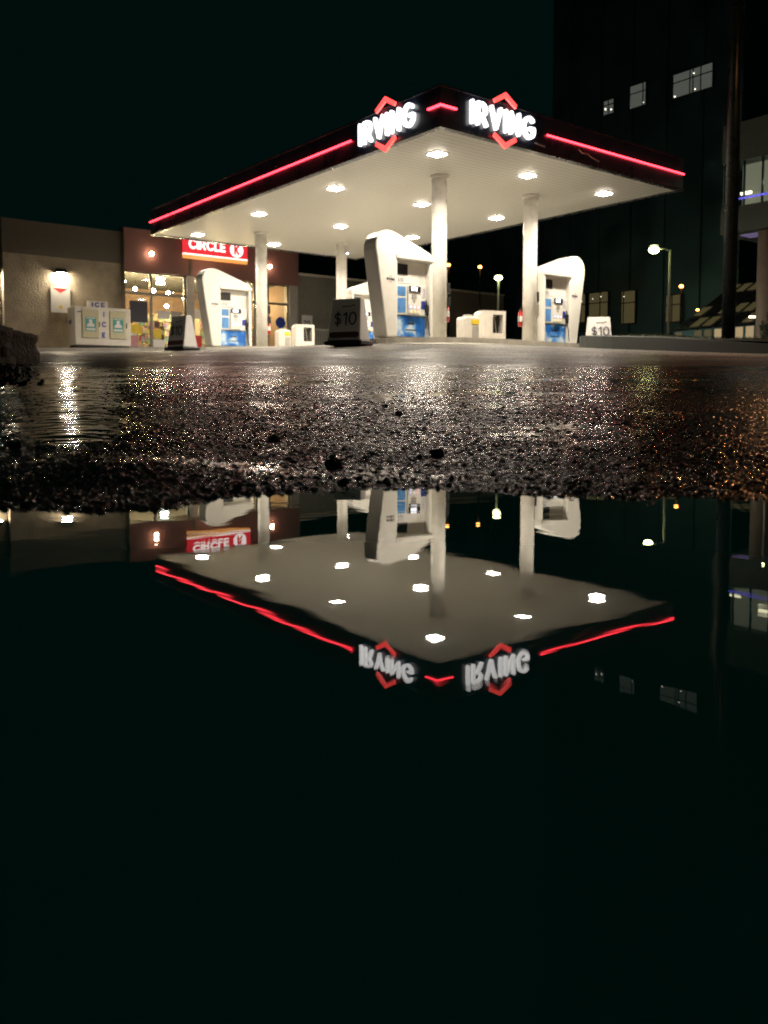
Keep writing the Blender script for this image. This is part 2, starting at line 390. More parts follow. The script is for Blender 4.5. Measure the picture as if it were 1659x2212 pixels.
def raw_mesh(name, verts, faces, m, smooth=False):
    me = bpy.data.meshes.new(name)
    nv, nf, k = len(verts), len(faces), faces.shape[1]
    me.vertices.add(nv); me.vertices.foreach_set('co', np.asarray(verts, np.float32).ravel())
    me.loops.add(nf * k); me.loops.foreach_set('vertex_index', faces.astype(np.int32).ravel())
    me.polygons.add(nf); me.polygons.foreach_set('loop_start', np.arange(0, nf * k, k, dtype=np.int32))
    me.update(calc_edges=True); me.validate(clean_customdata=False)
    me.polygons.foreach_set('use_smooth', np.full(len(me.polygons), smooth))
    me.materials.append(m)
    o = bpy.data.objects.new(name, me); C.objects.link(o)
    return o

def worley(x, y, s):
    i0 = np.floor(x); j0 = np.floor(y); best = np.full(x.shape, 9.); rid = np.zeros(x.shape)
    for di in (-1, 0, 1):
        for dj in (-1, 0, 1):
            i = i0 + di; j = j0 + dj
            d = (i + h2(i, j, s) - x) ** 2 + (j + h2(i, j, s + 1) - y) ** 2
            k = d < best; best = np.where(k, d, best); rid = np.where(k, h2(i, j, s + 2), rid)
    return np.sqrt(best), rid
def grit(x, y):
    """height of the asphalt's stones and of the water film lying between them"""
    u = x / np.maximum(y, .6)
    f1, r1 = worley(x / .0072, y / .0072, 1)
    f2, r2 = worley(x / .019, y / .019, 5)
    dome1 = np.maximum(0, 1 - (f1 / .62) ** 2) * (.35 + .65 * r1)
    dome2 = np.maximum(0, 1 - (f2 / .45) ** 2) * np.where(r2 > .72, (r2 - .72) / .28, 0)
    big = vnoise(x / .11, y / .11, 21); bigger = vnoise(x / .45, y / .45, 22)
    f3, r3 = worley(x / .024, y / .024, 9)
    dome3 = np.maximum(0, 1 - (f3 / .6) ** 2) * (.3 + .7 * r3)
    far = np.clip((y - 5) / 5, 0, 1)
    lump = (.0028 * dome1 + .0012 * vnoise(x / .004, y / .004, 19)) * (1 - far) + .0040 * dome2 + .0055 * dome3 * far + .0016 * big + .0030 * bigger
    stream = np.exp(-((u + .375) / .058) ** 2) * np.clip((y - 1.6) / .4, 0, 1) * np.clip((9.5 - y) / 3, 0, 1)
    pool = np.clip((vnoise(x / .5, y / .3, 31) - .62) / .2, 0, 1)
    fl = .0022 + .0011 * np.clip((7 - y) / 3.5, 0, 1) * np.clip((u + .26) / .12, 0, 1) * np.clip((.42 - u) / .2, .45, 1) * (.25 + 1.5 * vnoise(x / .12, y / .09, 33)) + .0006 * np.clip((2.3 - y) / .8, 0, 1) * np.clip((u + .22) / .1, 0, 1) + .0016 * pool - .0008 * np.clip((u - .12) / .3, 0, 1) + .0062 * stream
    rip = .0022 * (vnoise(x / .09, y / .035, 41) - .5) + .0019 * (vnoise(x / .035, y / .018, 42) - .5)
    fl = fl + rip * (.16 + .84 * stream)
    z = np.maximum(lump, fl)
    film = np.clip((fl - lump) / .0006 + .5, 0, 1)
    return z - .0038, film, r1 * .6 + r2 * .4

# ------------------------------------------------------------------ the ground: one sheet to the horizon
def make_ground():
    st = .0014
    fine = np.arange(-.60, .6001, st)
    ext = [.60]
    while ext[-1] < 14: ext.append(ext[-1] + max(.02, (ext[-1] - .58) * .25))
    ext = np.array(ext[1:]); us = np.concatenate([-ext[::-1], fine, ext])
    ys = [-9, -6, -4, -2.5, -1.5, -.8, -.3, 0, .2, .4, .55, .65, .75]; y = .85
    while y < 420:
        ys.append(y); y += max(.0014 * y if y < 8 else .0014 * y * (1 + (y - 8) * .10), .0013)
        if y > 30: y += y * .03
    ys = np.array(ys)
    Y, U = np.meshgrid(ys, us, indexing='ij')
    X = U * np.maximum(Y + .4, 1.15)
    Z = G(X, Y)
    sel = (Y > .8) & (Y < 22) & (np.abs(U) < .8)
    zz, fm, sn = grit(X[sel], Y[sel])
    fade = np.clip((22 - Y[sel]) / 9, 0, 1)
    Z[sel] += zz * fade
    film = np.full(Z.shape, .25); stone = np.full(Z.shape, .5)
    film[sel] = fm * fade + .25 * (1 - fade); stone[sel] = sn
    far = Y > 5.5
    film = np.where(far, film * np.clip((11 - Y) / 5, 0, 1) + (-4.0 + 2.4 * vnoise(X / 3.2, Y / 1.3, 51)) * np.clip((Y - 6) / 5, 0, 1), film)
    nr, nc = Z.shape
    idx = np.arange(nr * nc).reshape(nr, nc)
    f = np.stack([idx[:-1, :-1], idx[:-1, 1:], idx[1:, 1:], idx[1:, :-1]], -1).reshape(-1, 4)
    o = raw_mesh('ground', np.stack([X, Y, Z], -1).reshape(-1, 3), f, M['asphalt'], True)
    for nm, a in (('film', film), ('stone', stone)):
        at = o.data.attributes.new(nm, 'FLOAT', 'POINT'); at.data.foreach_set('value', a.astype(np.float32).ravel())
    structure(o)
make_ground()
# the puddle
w = structure(MB().poly([(-13, -8.5, -.05), (13, -8.5, -.05), (13, 1.75, -.05), (-13, 1.75, -.05)], (0, 0, .05)).build('puddle', M['water']))

# the concrete slab under the canopy, draped on the ground
def drape(name, u0, u1, v0, v1, dz, m, step=.4):
    us = np.linspace(u0, u1, int((u1 - u0) / step) + 2); vs = np.linspace(v0, v1, int((v1 - v0) / step) + 2)
    U, V = np.meshgrid(us, vs, indexing='ij'); X = CX - SP * U + CP * V; Y = CY + CP * U + SP * V; Z = G(X, Y) + dz
    nr, nc = Z.shape; n = nr * nc; idx = np.arange(n).reshape(nr, nc)
    f = [np.stack([idx[:-1, :-1], idx[1:, :-1], idx[1:, 1:], idx[:-1, 1:]], -1).reshape(-1, 4)]
    top = np.stack([X, Y, Z], -1).reshape(-1, 3); bot = top.copy(); bot[:, 2] -= dz + .05
    for ring in (idx[0], idx[-1], idx[:, 0], idx[:, -1]): f.append(np.stack([ring[:-1], ring[1:], ring[1:] + n, ring[:-1] + n], -1))
    return structure(raw_mesh(name, np.concatenate([top, bot]), np.concatenate(f), m))
drape('forecourt_slab', .6, 15.4, .3, 9.0, .012, M['concrete'])
drape('pavement', 19.4, 20.95, -3.2, 15, .13, M['concrete'])

# ------------------------------------------------------------------ canopy
HS, FT, CL, CW = 5.9, .86, 15.68, 9.23
can = thing('canopy', 'large navy fuel station canopy with red light lines and lit lettering on four columns', 'canopy', (CX, CY, 0), PHI)
MB().box(.12, CW - .12, .12, CL - .12, HS + .03, HS + .10).build('soffit', M['soffit'], can)
MB().box(.10, CW - .10, .10, CL - .10, HS + FT - .15, HS + FT - .08).build('roof_deck', M['dark_trim'], can)
f = MB(); z0, z1 = HS + .06, HS + FT
f.box(0, CW, 0, .09, z0, z1); f.box(0, CW, CL - .09, CL, z0, z1); f.box(0, .09, .0905, CL - .0905, z0, z1); f.box(CW - .09, CW, .0905, CL - .0905, z0, z1)
f.build('fascia', M['navy'], can)
t = MB(); z0, z1 = HS, HS + .055
t.box(-.03, CW + .03, -.03, .13, z0, z1); t.box(-.03, CW + .03, CL - .13, CL + .03, z0, z1); t.box(-.03, .13, .1305, CL - .1305, z0, z1); t.box(CW - .13, CW + .03, .1305, CL - .1305, z0, z1)
t.build('lower_trim', M['dark_trim'], can, .012)
t = MB(); z0, z1 = HS + FT + .004, HS + FT + .05
t.box(-.02, CW + .02, -.02, .11, z0, z1); t.box(-.02, CW + .02, CL - .11, CL + .02, z0, z1); t.box(-.02, .11, .1105, CL - .1105, z0, z1); t.box(CW - .11, CW + .02, .1105, CL - .1105, z0, z1)
t.build('coping', M['dark_trim'], can, .012)
ZL = HS + FT * .53
def strip(face, a, b):
    m = MB()
    if face == 'v': m.box(-.055, -.01, a, b, ZL - .017, ZL + .017)
    else: m.box(a, b, -.055, -.01, ZL - .017, ZL + .017)
    return m.build('red_light_line', M['neon'], can, .012)
strip('v', 3.25, 13.85); strip('v', 13.95, CL); strip('u', 3.4, CW)
m = MB(); m.box(-.055, -.01, -.055, .38, ZL - .017, ZL + .017); m.box(-.0095, .44, -.055, -.01, ZL - .017, ZL + .017); m.build('red_light_line', M['neon'], can)
def fascia_sign(face, lo, hi):
    zc = HS + FT * .5 + .06; h = .53; wst = .084
    mb = MB()
    if face == 'v': o, rx, nm = (-.02, hi, zc - h / 2), (0, -1, 0), (-1, 0, 0)
    else: o, rx, nm = (lo, -.02, zc - h / 2), (1, 0, 0), (0, -1, 0)
    tmp = MB(); wid = tmp.text('IRVING', h, wst, o, rx, (0, 0, 1), nm, .07, .15, .84); tmp.bm.free()
    sc = (hi - lo) / (wid - .15 * h)
    mb.text('IRVING', h, wst, o, Vector(rx) * sc, (0, 0, 1), nm, .07, .15, .84)
    mb.build('sign_letters', M['letter'], can)
    # chevrons above and below
    cxm = (lo + hi) / 2
    for sgn in (1, -1):
        pts = [(-.375, .41), (0, .63), (.375, .41), (.335, .325), (0, .505), (-.335, .325)]
        P = []
        for px, pz in pts:
            z = zc + sgn * pz; q = px
            P.append((-.05, cxm - q, z) if face == 'v' else (cxm + q, -.05, z))
        cm = MB(); cm.poly(P, (-.05, 0, 0) if face == 'v' else (0, -.05, 0)); cm.build('sign_chevron', M['chevron'], can)
fascia_sign('v', .76, 2.88); fascia_sign('u', .84, 2.98)
# lifted strip of tape on the right fascia
m = MB(); m.ribbon([(4.62, ZL - .13), (4.75, ZL - .19), (4.95, ZL - .17), (5.15, ZL - .24), (5.42, ZL - .28)], .03, (0, -.012, 0), (1, 0, 0), (0, 0, 1), (0, -1, 0), .006)
m.build('peeling_tape', M['paper'], can)
m = MB(); m.ribbon([(3.0, HS + .2), (3.35, HS + .17)], .025, (0, -.012, 0), (1, 0, 0), (0, 0, 1), (0, -1, 0), .006); m.build('peeling_tape', M['paper'], can)
cols = [(3.15, 2.8), (3.15, 6.38), (12.95, 3.0), (12.9, 6.5)]
for k, (u, v) in enumerate(cols):
    zb = gs(u, v) + .10
    c = MB().cyl((v, u, zb), (v, u, HS + .04), .205, n=40).build('column', M['column_paint'], can)
    MB().cyl((v, u, HS - .05), (v, u, HS + .029), .25, n=40).build('collar', M['column_paint'], c)
    # band joints and stickers
    st = MB(); ang = R(-60)
    def sticker(z, w_, h_, mm, nm, a0):
        q = MB(); n = 6
        P = []
        for i in range(n + 1):
            a = a0 + (i / n - .5) * w_ / .207; P.append((v + .2075 * math.cos(a), u + .2075 * math.sin(a)))
        for i in range(n):
            q.bm.faces.new([q.bm.verts.new((*P[i], z)), q.bm.verts.new((*P[i + 1], z)), q.bm.verts.new((*P[i + 1], z + h_)), q.bm.verts.new((*P[i], z + h_))])
        return q.build(nm, M[mm], c)
    st.bm.free()
    a0 = R(-35) if k != 1 else R(-15)
    sticker(zb + 2.10, .14, .16, 'blue_panel', 'round_sticker', a0)
    sticker(zb + 1.52, .10, .30, 'sign_plain' if False else 'paper', 'warning_sticker', a0)
    sticker(zb + 1.60, .07, .07, 'sign_orange' if False else 'yellow', 'warning_sticker', a0 - .0)
    # small black call box and ticket box on the side of the column
    d = R(-20); bx, by = v + .24 * math.cos(d), u + .24 * math.sin(d)
    MB().box(bx - .05, bx + .05, by - .07, by + .07, zb + 1.22, zb + 1.50).build('call_box', M['black'], c, .01)
    MB().box(bx - .06, bx + .06, by - .08, by + .08, zb + .86, zb + 1.12).build('towel_box', M['grey'] if k % 2 else M['black'], c, .01)

# canopy lights: 4 rows along the length, 3 across
rows = [1.63, 5.92, 10.2, 14.66]; acr = [1.36, 4.56, 7.8]
rn = ['nearest the lit sign corner', 'second from the sign corner', 'third from the sign corner', 'farthest back, at the shop end']
an = ['canopy light along the left edge', 'canopy light along the middle line', 'canopy light along the right edge']
proto = None
for i, u in enumerate(rows):
    for j, v in enumerate(acr):
        x, y = sw(u, v)
        if proto is None:
            proto = o = thing('canopy_light', '', 'light', (x, y, HS), PHI, 'lit square canopy lights')
            MB().box(-.21, .21, -.21, .21, .014, .0295).build('frame', M['white_paint'], o, .006)
            MB().hexa([(-.15, -.15, -.004), (.15, -.15, -.004), (.15, .15, -.004), (-.15, .15, -.004), (-.17, -.17, .0135), (.17, -.17, .0135), (.17, .17, .0135), (-.17, .17, .0135)]).build('diffuser', M['lamp_white'], o)
            ld = bpy.data.lights.new('lamp', 'AREA'); ld.shape = 'SQUARE'; ld.size = .3; ld.energy = 190; ld.color = (1, .89, .72); ld.spread = R(145)
            lo = bpy.data.objects.new('lamp', ld); C.objects.link(lo); lo.parent = o; lo.location = (0, 0, -.008)
        else:
            o = copy_tree(proto); o.location = (x, y, HS)
        o['label'] = 'glowing ' + an[j] + ', ' + rn[i]

# ------------------------------------------------------------------ pump islands
def island(u, v0, v1, label):
    n = 24; hw = .62; top = []; 
    vs = np.linspace(v0 + hw, v1 - hw, n); L = []
    for k in range(9): a = math.pi / 2 + math.pi * k / 8; L.append((v0 + hw + hw * math.cos(a), hw * math.sin(a)))
    L += [(v, -hw) for v in vs[1:-1]]
    for k in range(9): a = -math.pi / 2 + math.pi * k / 8; L.append((v1 - hw + hw * math.cos(a), hw * math.sin(a)))
    L += [(v, hw) for v in vs[1:-1][::-1]]
    x0, y0 = sw(u, 4.6)
    mb = MB(); A = []; B = []; 
    for v, du in L:
        zt = gs(u, v) + .12
        A.append(mb.bm.verts.new((v - 4.6, du, zt))); B.append(mb.bm.verts.new((v - 4.6, du, zt - .22)))
    c = mb.bm.verts
    cs = [mb.bm.verts.new((v - 4.6, 0, gs(u, v) + .12)) for v in (v0 + .5, (v0 + v1) / 2, v1 - .5)]
    for i in range(len(A)):
        j = (i + 1) % len(A); mb.bm.faces.new((A[i], A[j], B[j], B[i]))
        near = min(cs, key=lambda q: abs(q.co.x - (A[i].co.x + A[j].co.x) / 2)); mb.bm.faces.new((A[i], A[j], near))
    o = mb.build('pump_island', M['concrete']); o.location = (x0, y0, 0); o.rotation_euler = (0, 0, PHI)
    return props(o, label, 'kerb island', 'pump islands')
island(3.15, .15, 8.75, 'pale concrete pump island under the two near columns')
island(12.95, .15, 8.75, 'pale concrete pump island further back, beside the shop')

# ------------------------------------------------------------------ pumps
def small_logo(mb_ink, reds, o, rx, nm, h):
    mb_ink.text('IRVING', h, h * .22, o, rx, (0, 0, 1), nm, .003, .10)
    w_ = h * 4.6
    for s, mb_red in zip((1, -1), reds):
        c = Vector(o) + Vector(rx) * w_ * .45 + Vector((0, 0, h * .5 + s * h * .85))
        mb_red.ribbon([(-h * .7, 0), (0, s * h * .5), (h * .7, 0)], h * .14, c, rx, (0, 0, 1), nm, .003)
def make_pump():
    p = thing('fuel_pump', '', 'fuel pump', (0, 0, 0), 0, 'white fuel pumps')
    T = .27
    prof = [(0, 0), (0, 2.07), (.03, 2.16), (.10, 2.22), (1.18, 2.60), (1.34, 2.645), (1.5, 2.66), (1.64, 2.635), (1.76, 2.565), (1.85, 2.45), (1.895, 2.31), (1.90, 2.17), (1.56, 0), (1.2, 0), (1.2, 1.98), (.12, 1.98), (.12, 0)]
    MB().poly([(x, -T, z) for x, z in prof], (0, 2 * T, 0)).build('shell', M['white_paint'], p, .045)
    MB().box(.13, 1.19, -.10, .10, 0, 1.97).build('cabinet', M['white_paint'], p)
    MB().box(-.01, 1.26, -T - .03, T + .03, 1.99, 2.10).build('hood_band', M['white_paint'], p, .02)
    for s in (-1, 1):
        fx = (lambda f: .12 + f) if s < 0 else (lambda f: 1.2 - f)
        def bx(f0, f1, z0_, z1_, y0, y1):
            a, b = sorted((fx(f0), fx(f1))); ya, yb = sorted((s * y0, s * y1)); return MB().box(a, b, ya, yb, z0_, z1_)
        rx = (1, 0, 0) if s < 0 else (-1, 0, 0); nm = (0, s, 0)
        bx(.05, .45, 1.62, 1.89, .1005, .115).build('price_screen', M['black'], p)
        pl = bx(.03, .58, 1.40, 1.57, .1005, .125).build('price_plate', M['paper'], p)
        q = MB(); q.text('$10', .10, .014, (fx(.12), s * .1255, 1.435), rx, (0, 0, 1), nm, .002); q.build('plate_lettering', M['grey_ink'], pl)
        face = bx(.02, 1.05, .60, 1.37, .1005, .17).build('pump_face', M['white_paint'], p, .012)
        bx(.07, .33, 1.08, 1.31, .1705, .176).build('blue_notice', M['blue_panel'], face)
        bx(.07, .33, .65, 1.02, .1705, .176).build('blue_notice', M['blue_panel'], face)
        hd = bx(.38, .80, .62, 1.34, .1705, .225).build('dispenser_head', M['white_paint'], p, .015)
        bx(.40, .79, 1.19, 1.34, .2255, .25).build('display_bezel', M['black'], hd, .015)
        bx(.46, .66, 1.215, 1.315, .2505, .254).build('display', M['screen'], hd)
        bx(.50, .66, 1.02, 1.14, .2255, .235).build('keypad', M['grey'], hd)
        q = MB(); a = fx(.58); q.poly([(a - .05, s * .2255, .98), (a + .05, s * .2255, .98), (a, s * .2255, .90)], (0, s * .006, 0)); q.build('card_slot', M['grey'], hd)
        for f_, mm in ((.45, 'btn_blue'), (.58, 'paper'), (.70, 'btn_red')):
            bx(f_ - .045, f_ + .045, .72, .86, .2255, .237).build('grade_button', M[mm], hd, .01)
            q = MB(); q.ball((fx(f_), s * .235, .69), .035, 2, (1, .4, 1)); q.build('grade_light', M['btn_yellow'], hd)
            q = MB(); q.ball((fx(f_), s * .242, .80), .022, 2, (1, .4, 1)); q.build('grade_light', M['screen'], hd)
        n_ = bx(.86, 1.02, 1.08, 1.34, .1705, .177).build('notice', M['paper'], face)
        q = MB()
        for k in range(5): q.ribbon([(0, 0), (.1, 0)], .008, (fx(.89), s * .1775, 1.12 + .04 * k), rx, (0, 0, 1), nm, .001)
        q.build('notice_lines', M['blue_ink'], n_)
        bx(.86, 1.0, .78, .98, .1705, .18).build('purple_notice', M['blue_ink'], face)
        bx(.04, 1.02, .05, .575, .1005, .14).build('poster', M['cloud'], p)
        q = MB(); q.ribbon([(0, 0), (.36, 0)], .03, (fx(.36), s * .1405, .22), rx, (0, 0, 1), nm, .002); q.ribbon([(0, 0), (.2, 0)], .05, (fx(.44), s * .1405, .38), rx, (0, 0, 1), nm, .002)
        q.build('poster_lettering', M['ink'], p)
        # nozzle and hose on the viewer's right
        nz = MB(); X = fx(1.03); y_ = s * .20
        nz.hexa([(X - .045, y_ - .03, .62), (X + .045, y_ - .03, .62), (X + .045, y_ + .03, .62), (X - .045, y_ + .03, .62), (X - .055, y_ - .03, .88), (X + .055, y_ - .03, .88), (X + .055, y_ + .03, .88), (X - .055, y_ + .03, .88)])
        nz.cyl((X, y_, .88), (X + (-.06 if s < 0 else .06), y_ + s * .03, 1.0), .022, .014, 12)
        nz.cyl((X, y_, .66), (X, y_ + s * .08, .74), .014, .014, 10)
        no = nz.build('nozzle', M['rubber'], p, .01)
        hz = MB(); e = 1 if s < 0 else -1
        hz.tube([(X, y_, .64), (X + e * .03, y_ + s * .04, .42), (X + e * .04, y_ + s * .05, .2), (X + e * .07, y_ + s * .05, .08), (X + e * .11, y_ + s * .05, .12), (X + e * .12, y_ + s * .04, .5), (X + e * .10, y_ + s * .03, 1.2), (X + e * .07, s * .16, 1.9)], .014); hz.build('hose', M['rubber'], p)
        ik, rd = MB(), (MB(), MB())
        small_logo(ik, rd, (1.28 if s < 0 else 1.56, s * (T + .0005), 1.42), rx, nm, .062)
        lg = ik.build('logo_lettering', M['ink'], p); [q.build('logo_chevron', M['red_ink'], lg) for q in rd]
    return p
pump = make_pump()
# (u, v of the jamb end, mirrored)
plist = [(3.10, 2.32, True, 'nearest white fuel pump, tall rounded hood leaning left beside the near middle column'),
         (3.10, 6.62, False, 'white fuel pump with rounded hood at right, between right column and dark kerb'),
         (12.9, 2.42, True, 'farther white fuel pump in front of the lit shop windows, left of a column'),
         (12.9, 6.80, False, 'white fuel pump mostly hidden behind the dark price board and nearest pump')]
for k, (u, v, mir, lab) in enumerate(plist):
    o = pump if k == 0 else copy_tree(pump)
    x, y = sw(u, v); vm = v + (-.8 if mir else .8)
    o.location = (x, y, gs(u, vm) + .115); o.rotation_euler = (0, 0, PHI + (math.pi if mir else 0)); o['label'] = lab

# squeegee stations and waste bins between the columns, fire extinguishers
def make_station():
    o = thing('squeegee_station', '', 'washer stand', group='grey squeegee stations')
    pr = [(-.36, 0), (-.36, .72), (-.33, .78), (-.25, .82), (.25, .82), (.33, .78), (.36, .72), (.36, 0)]
    m = MB(); m.poly([(x, -.10, z) for x, z in pr], (0, .38, 0)); m.build('housing', M['ice_white'], o, .02)
    m = MB(); m.box(-.36, -.06, -.28, -.1005, 0, .80); m.box(.27, .36, -.28, -.1005, 0, .80); m.box(-.0595, .2695, -.28, -.1005, 0, .18); m.box(-.0595, .2695, -.28, -.1005, .70, .80); m.build('front', M['ice_white'], o)
    MB().box(-.0595, .2695, -.105, -.1005, .18, .70).build('recess', M['black'], o)
    m = MB(); m.cyl((.12, -.17, .2), (.05, -.17, .66), .012, n=8); m.box(.0, .10, -.19, -.15, .64, .68); m.build('squeegee', M['grey'], o)
    m = MB(); m.cyl((.2, -.17, .19), (.24, -.17, .6), .01, n=8); m.build('squeegee', M['steel'], o)
    return o
def make_bin():
    o = thing('waste_bin', '', 'bin', group='grey waste bins')
    pr = [(-.24, 0), (-.24, .54), (-.2, .60), (.2, .60), (.24, .54), (.24, 0)]
    MB().poly([(x, -.22, z) for x, z in pr], (0, .44, 0)).build('body', M['ice_white'], o, .025)
    MB().box(-.02, .21, -.235, -.2205, .40, .52).build('sticker', M['yellow'], o)
    MB().box(-.12, .12, -.1, .1, .60, .66).build('lid', M['grey'], o, .02)
    MB().box(.0, .2, -.232, -.2205, .03, .34).build('lower_panel', M['grey'], o)
    return o
stn, bn = make_station(), make_bin()
for k, (u, v, lab) in enumerate([(3.15, 4.72, 'large grey squeegee station near the dark tower, right of the near column'), (12.95, 4.75, 'small far squeegee station beside the railing, in front of grey wall')]):
    o = stn if k == 0 else copy_tree(stn); x, y = sw(u, v); o.location = (x, y, gs(u, v) + .12); o.rotation_euler = (0, 0, PHI - .25); o['label'] = lab
for k, (u, v, lab) in enumerate([(3.05, 3.78, 'low grey waste bin with yellow sticker, right of the near column'), (12.9, 3.85, 'low grey waste bin with yellow sticker below the shop window')]):
    o = bn if k == 0 else copy_tree(bn); x, y = sw(u, v); o.location = (x, y, gs(u, v) + .12); o.rotation_euler = (0, 0, PHI - .2); o['label'] = lab
def make_ext():
    o = thing('fire_extinguisher', '', 'extinguisher', group='fire extinguishers on the columns')
    m = MB(); m.cyl((0, 0, 0), (0, 0, .40), .065, n=20); m.cyl((0, 0, .4), (0, 0, .46), .065, .03, 20); m.build('cylinder', M['red_paint'], o)
    m = MB(); m.cyl((0, 0, .14), (0, 0, .30), .0665, n=20, caps=False); m.build('label_band', M['paper'], o)
    m = MB(); m.cyl((0, 0, .461), (0, 0, .52), .02, n=12); m.box(-.02, .09, -.012, .012, .5, .53); m.build('valve', M['black'], o)
    m = MB(); m.tube([(.0, 0, .49), (-.07, -.02, .44), (-.085, -.02, .25), (-.08, -.02, .1)], .011); m.build('hose', M['rubber'], o)
    return o
ex = make_ext()
for k, (u, v, du, dv, lab) in enumerate([(3.15, 2.8, .0, .285, 'fire extinguisher on the right side of the near middle column'), (3.15, 6.38, .12, -.26, 'fire extinguisher on the left side of the right column'), (12.95, 3.0, .0, .28, 'fire extinguisher on the far column in front of the shop')]):
    o = ex if k == 0 else copy_tree(ex); x, y = sw(u + du, v + dv); o.location = (x, y, gs(u, v) + .58); o.rotation_euler = (0, 0, PHI); o['label'] = lab

# ------------------------------------------------------------------ folding price boards
def make_board(face_mat='paper'):
    o = thing('price_board', '', 'sign', group='standing price boards')
    hb, wb, wt, db, dt = 1.02, .40, .34, .26, .10
    m = MB(); m.hexa([(-wb, -db, .1), (wb, -db, .1), (wb, db, .1), (-wb, db, .1), (-wt, -dt, hb), (wt, -dt, hb), (wt, dt, hb), (-wt, dt, hb)]); m.build('body', M['paper'], o, .02)
    m = MB(); m.box(-.46, .46, -.32, .32, 0, .1); m.build('base', M['black'], o, .03)
    up = Vector((0, (db - dt), hb - .1)).normalized(); nm = Vector((0, -(hb - .1), (db - dt))).normalized()
    q = MB(); q.text('$10', .30, .035, Vector((-.235, -.235, .42)) + nm * .016, (1, 0, 0), up, nm, .003, .13)
    q.ribbon([(0, 0), (.2, 0)], .02, Vector((-.08, -.13, .84)) + nm * .016, (1, 0, 0), up, nm, .003); q.ribbon([(0, 0), (.08, .02)], .02, Vector((.14, -.13, .85)) + nm * .016, (1, 0, 0), up, nm, .003)
    q.build('price_lettering', M['ink'], o)
    q = MB(); q.ribbon([(-.3, 0), (.3, 0)], .13, Vector((0, -.232, .22)) + nm * .008, (1, 0, 0), up, nm, .002); q.build('lower_band', M['dark_red'], o)
    return o
bd = make_board()
for k, (x, y, rz, lab) in enumerate([(-.78, 18.6, R(-24), 'dark price board reading $10 standing left of the nearest pump'), (-6.05, 25.2, R(-38), 'dark price board standing before the shop, left of the far pump'), (6.75, 26.5, R(-8), 'pale lit price board reading $10 behind the kerb at right')]):
    o = bd if k == 0 else copy_tree(bd)
    o.location = (x, y, g(x, y) + (.02 if k < 2 else .0)); o.rotation_euler = (0, 0, rz); o['label'] = lab

# ------------------------------------------------------------------ the shop
FL = 2.06                                     # its floor level
ux, uy = sw(21, 0)
shop = thing('convenience_store', 'long single storey convenience store with stucco wall, maroon front and lit windows', 'shop', (ux, uy, 0), PHI)   # local x = along the front, y = into the shop
def S_(name, mat_, *boxes, bevel=0., parent=None):
    m = MB()
    for b in boxes: m.box(*b)
    return m.build(name, M[mat_], parent or shop, bevel)
S_('stucco_wall', 'stucco', (-3.75, .90, 0, .3, 1.2, 5.62)); S_('stucco_wall', 'stucco', (-14, -3.755, .45, .75, .9, 5.6))
S_('parapet', 'parapet', (-3.80, .90, -.12, .3, 5.625, 6.92)); S_('parapet', 'parapet', (-14, -3.805, .33, .75, 5.605, 6.8))
S_('front_panel', 'maroon', (.93, 3.9, -.35, .3, 5.32, 7.08), (3.905, 9.45, -.35, .3, 5.32, 7.08))
S_('panel_joint', 'parapet', (3.84, 3.96, -.37, -.351, 5.32, 7.08), (.905, .929, -.37, .3, 1.6, 7.1))
S_('grey_wall', 'grey_wall', (9.46, 24, .1, .4, 1.6, 5.9)); S_('coping', 'ice_white', (9.46, 24, .03, .45, 5.905, 6.02))
S_('pier', 'grey', (9.0, 9.44, -.3, .25, 1.7, 5.318)); S_('pier', 'grey', (3.72, 4.08, -.3, .1, 1.7, 5.318))
S_('shop_floor', 'shop_floor', (.95, 8.99, -.1, 6.5, FL - .3, FL))
S_('inner_ceiling', 'shop_dark', (.95, 9.4, .301, 6.5, 5.45, 5.6)); S_('back_wall', 'shop_wall', (.95, 9.4, 6.505, 6.7, FL, 5.6)); S_('side_wall', 'shop_wall', (.8, .945, .31, 6.5, FL, 5.6)); S_('side_wall', 'shop_wall', (9.2, 9.35, .31, 6.5, FL, 5.6))
S_('roof', 'parapet', (-14, 24, .76, 9, 5.68, 5.8))
# windows: each with frame and pane
edges = [.95, 2.16, 3.72]; edges2 = [4.08, 4.75, 5.9, 7.2, 7.9, 9.0]
def window(x0, x1, z0, z1):
    fr = MB(); w_ = .05
    fr.box(x0, x0 + w_, -.12, -.02, z0, z1); fr.box(x1 - w_, x1, -.12, -.02, z0, z1); fr.box(x0 + w_ + .0005, x1 - w_ - .0005, -.12, -.02, z0, z0 + w_); fr.box(x0 + w_ + .0005, x1 - w_ - .0005, -.12, -.02, z1 - w_, z1)
    f_ = fr.build('window', M['alu'], shop)
    MB().box(x0 + w_, x1 - w_, -.075, -.065, z0 + w_, z1 - w_).build('pane', M['glass'], f_)
for E_ in (edges, edges2):
    for a, b in zip(E_, E_[1:]):
        window(a + .002, b - .002, 4.43, 5.315); window(a + .002, b - .002, FL + .06, 4.425)
S_('window_sill', 'concrete', (.95, 3.72, -.2, 0, FL - .3, FL + .055), (4.08, 9.0, -.2, 0, FL - .3, FL + .055))
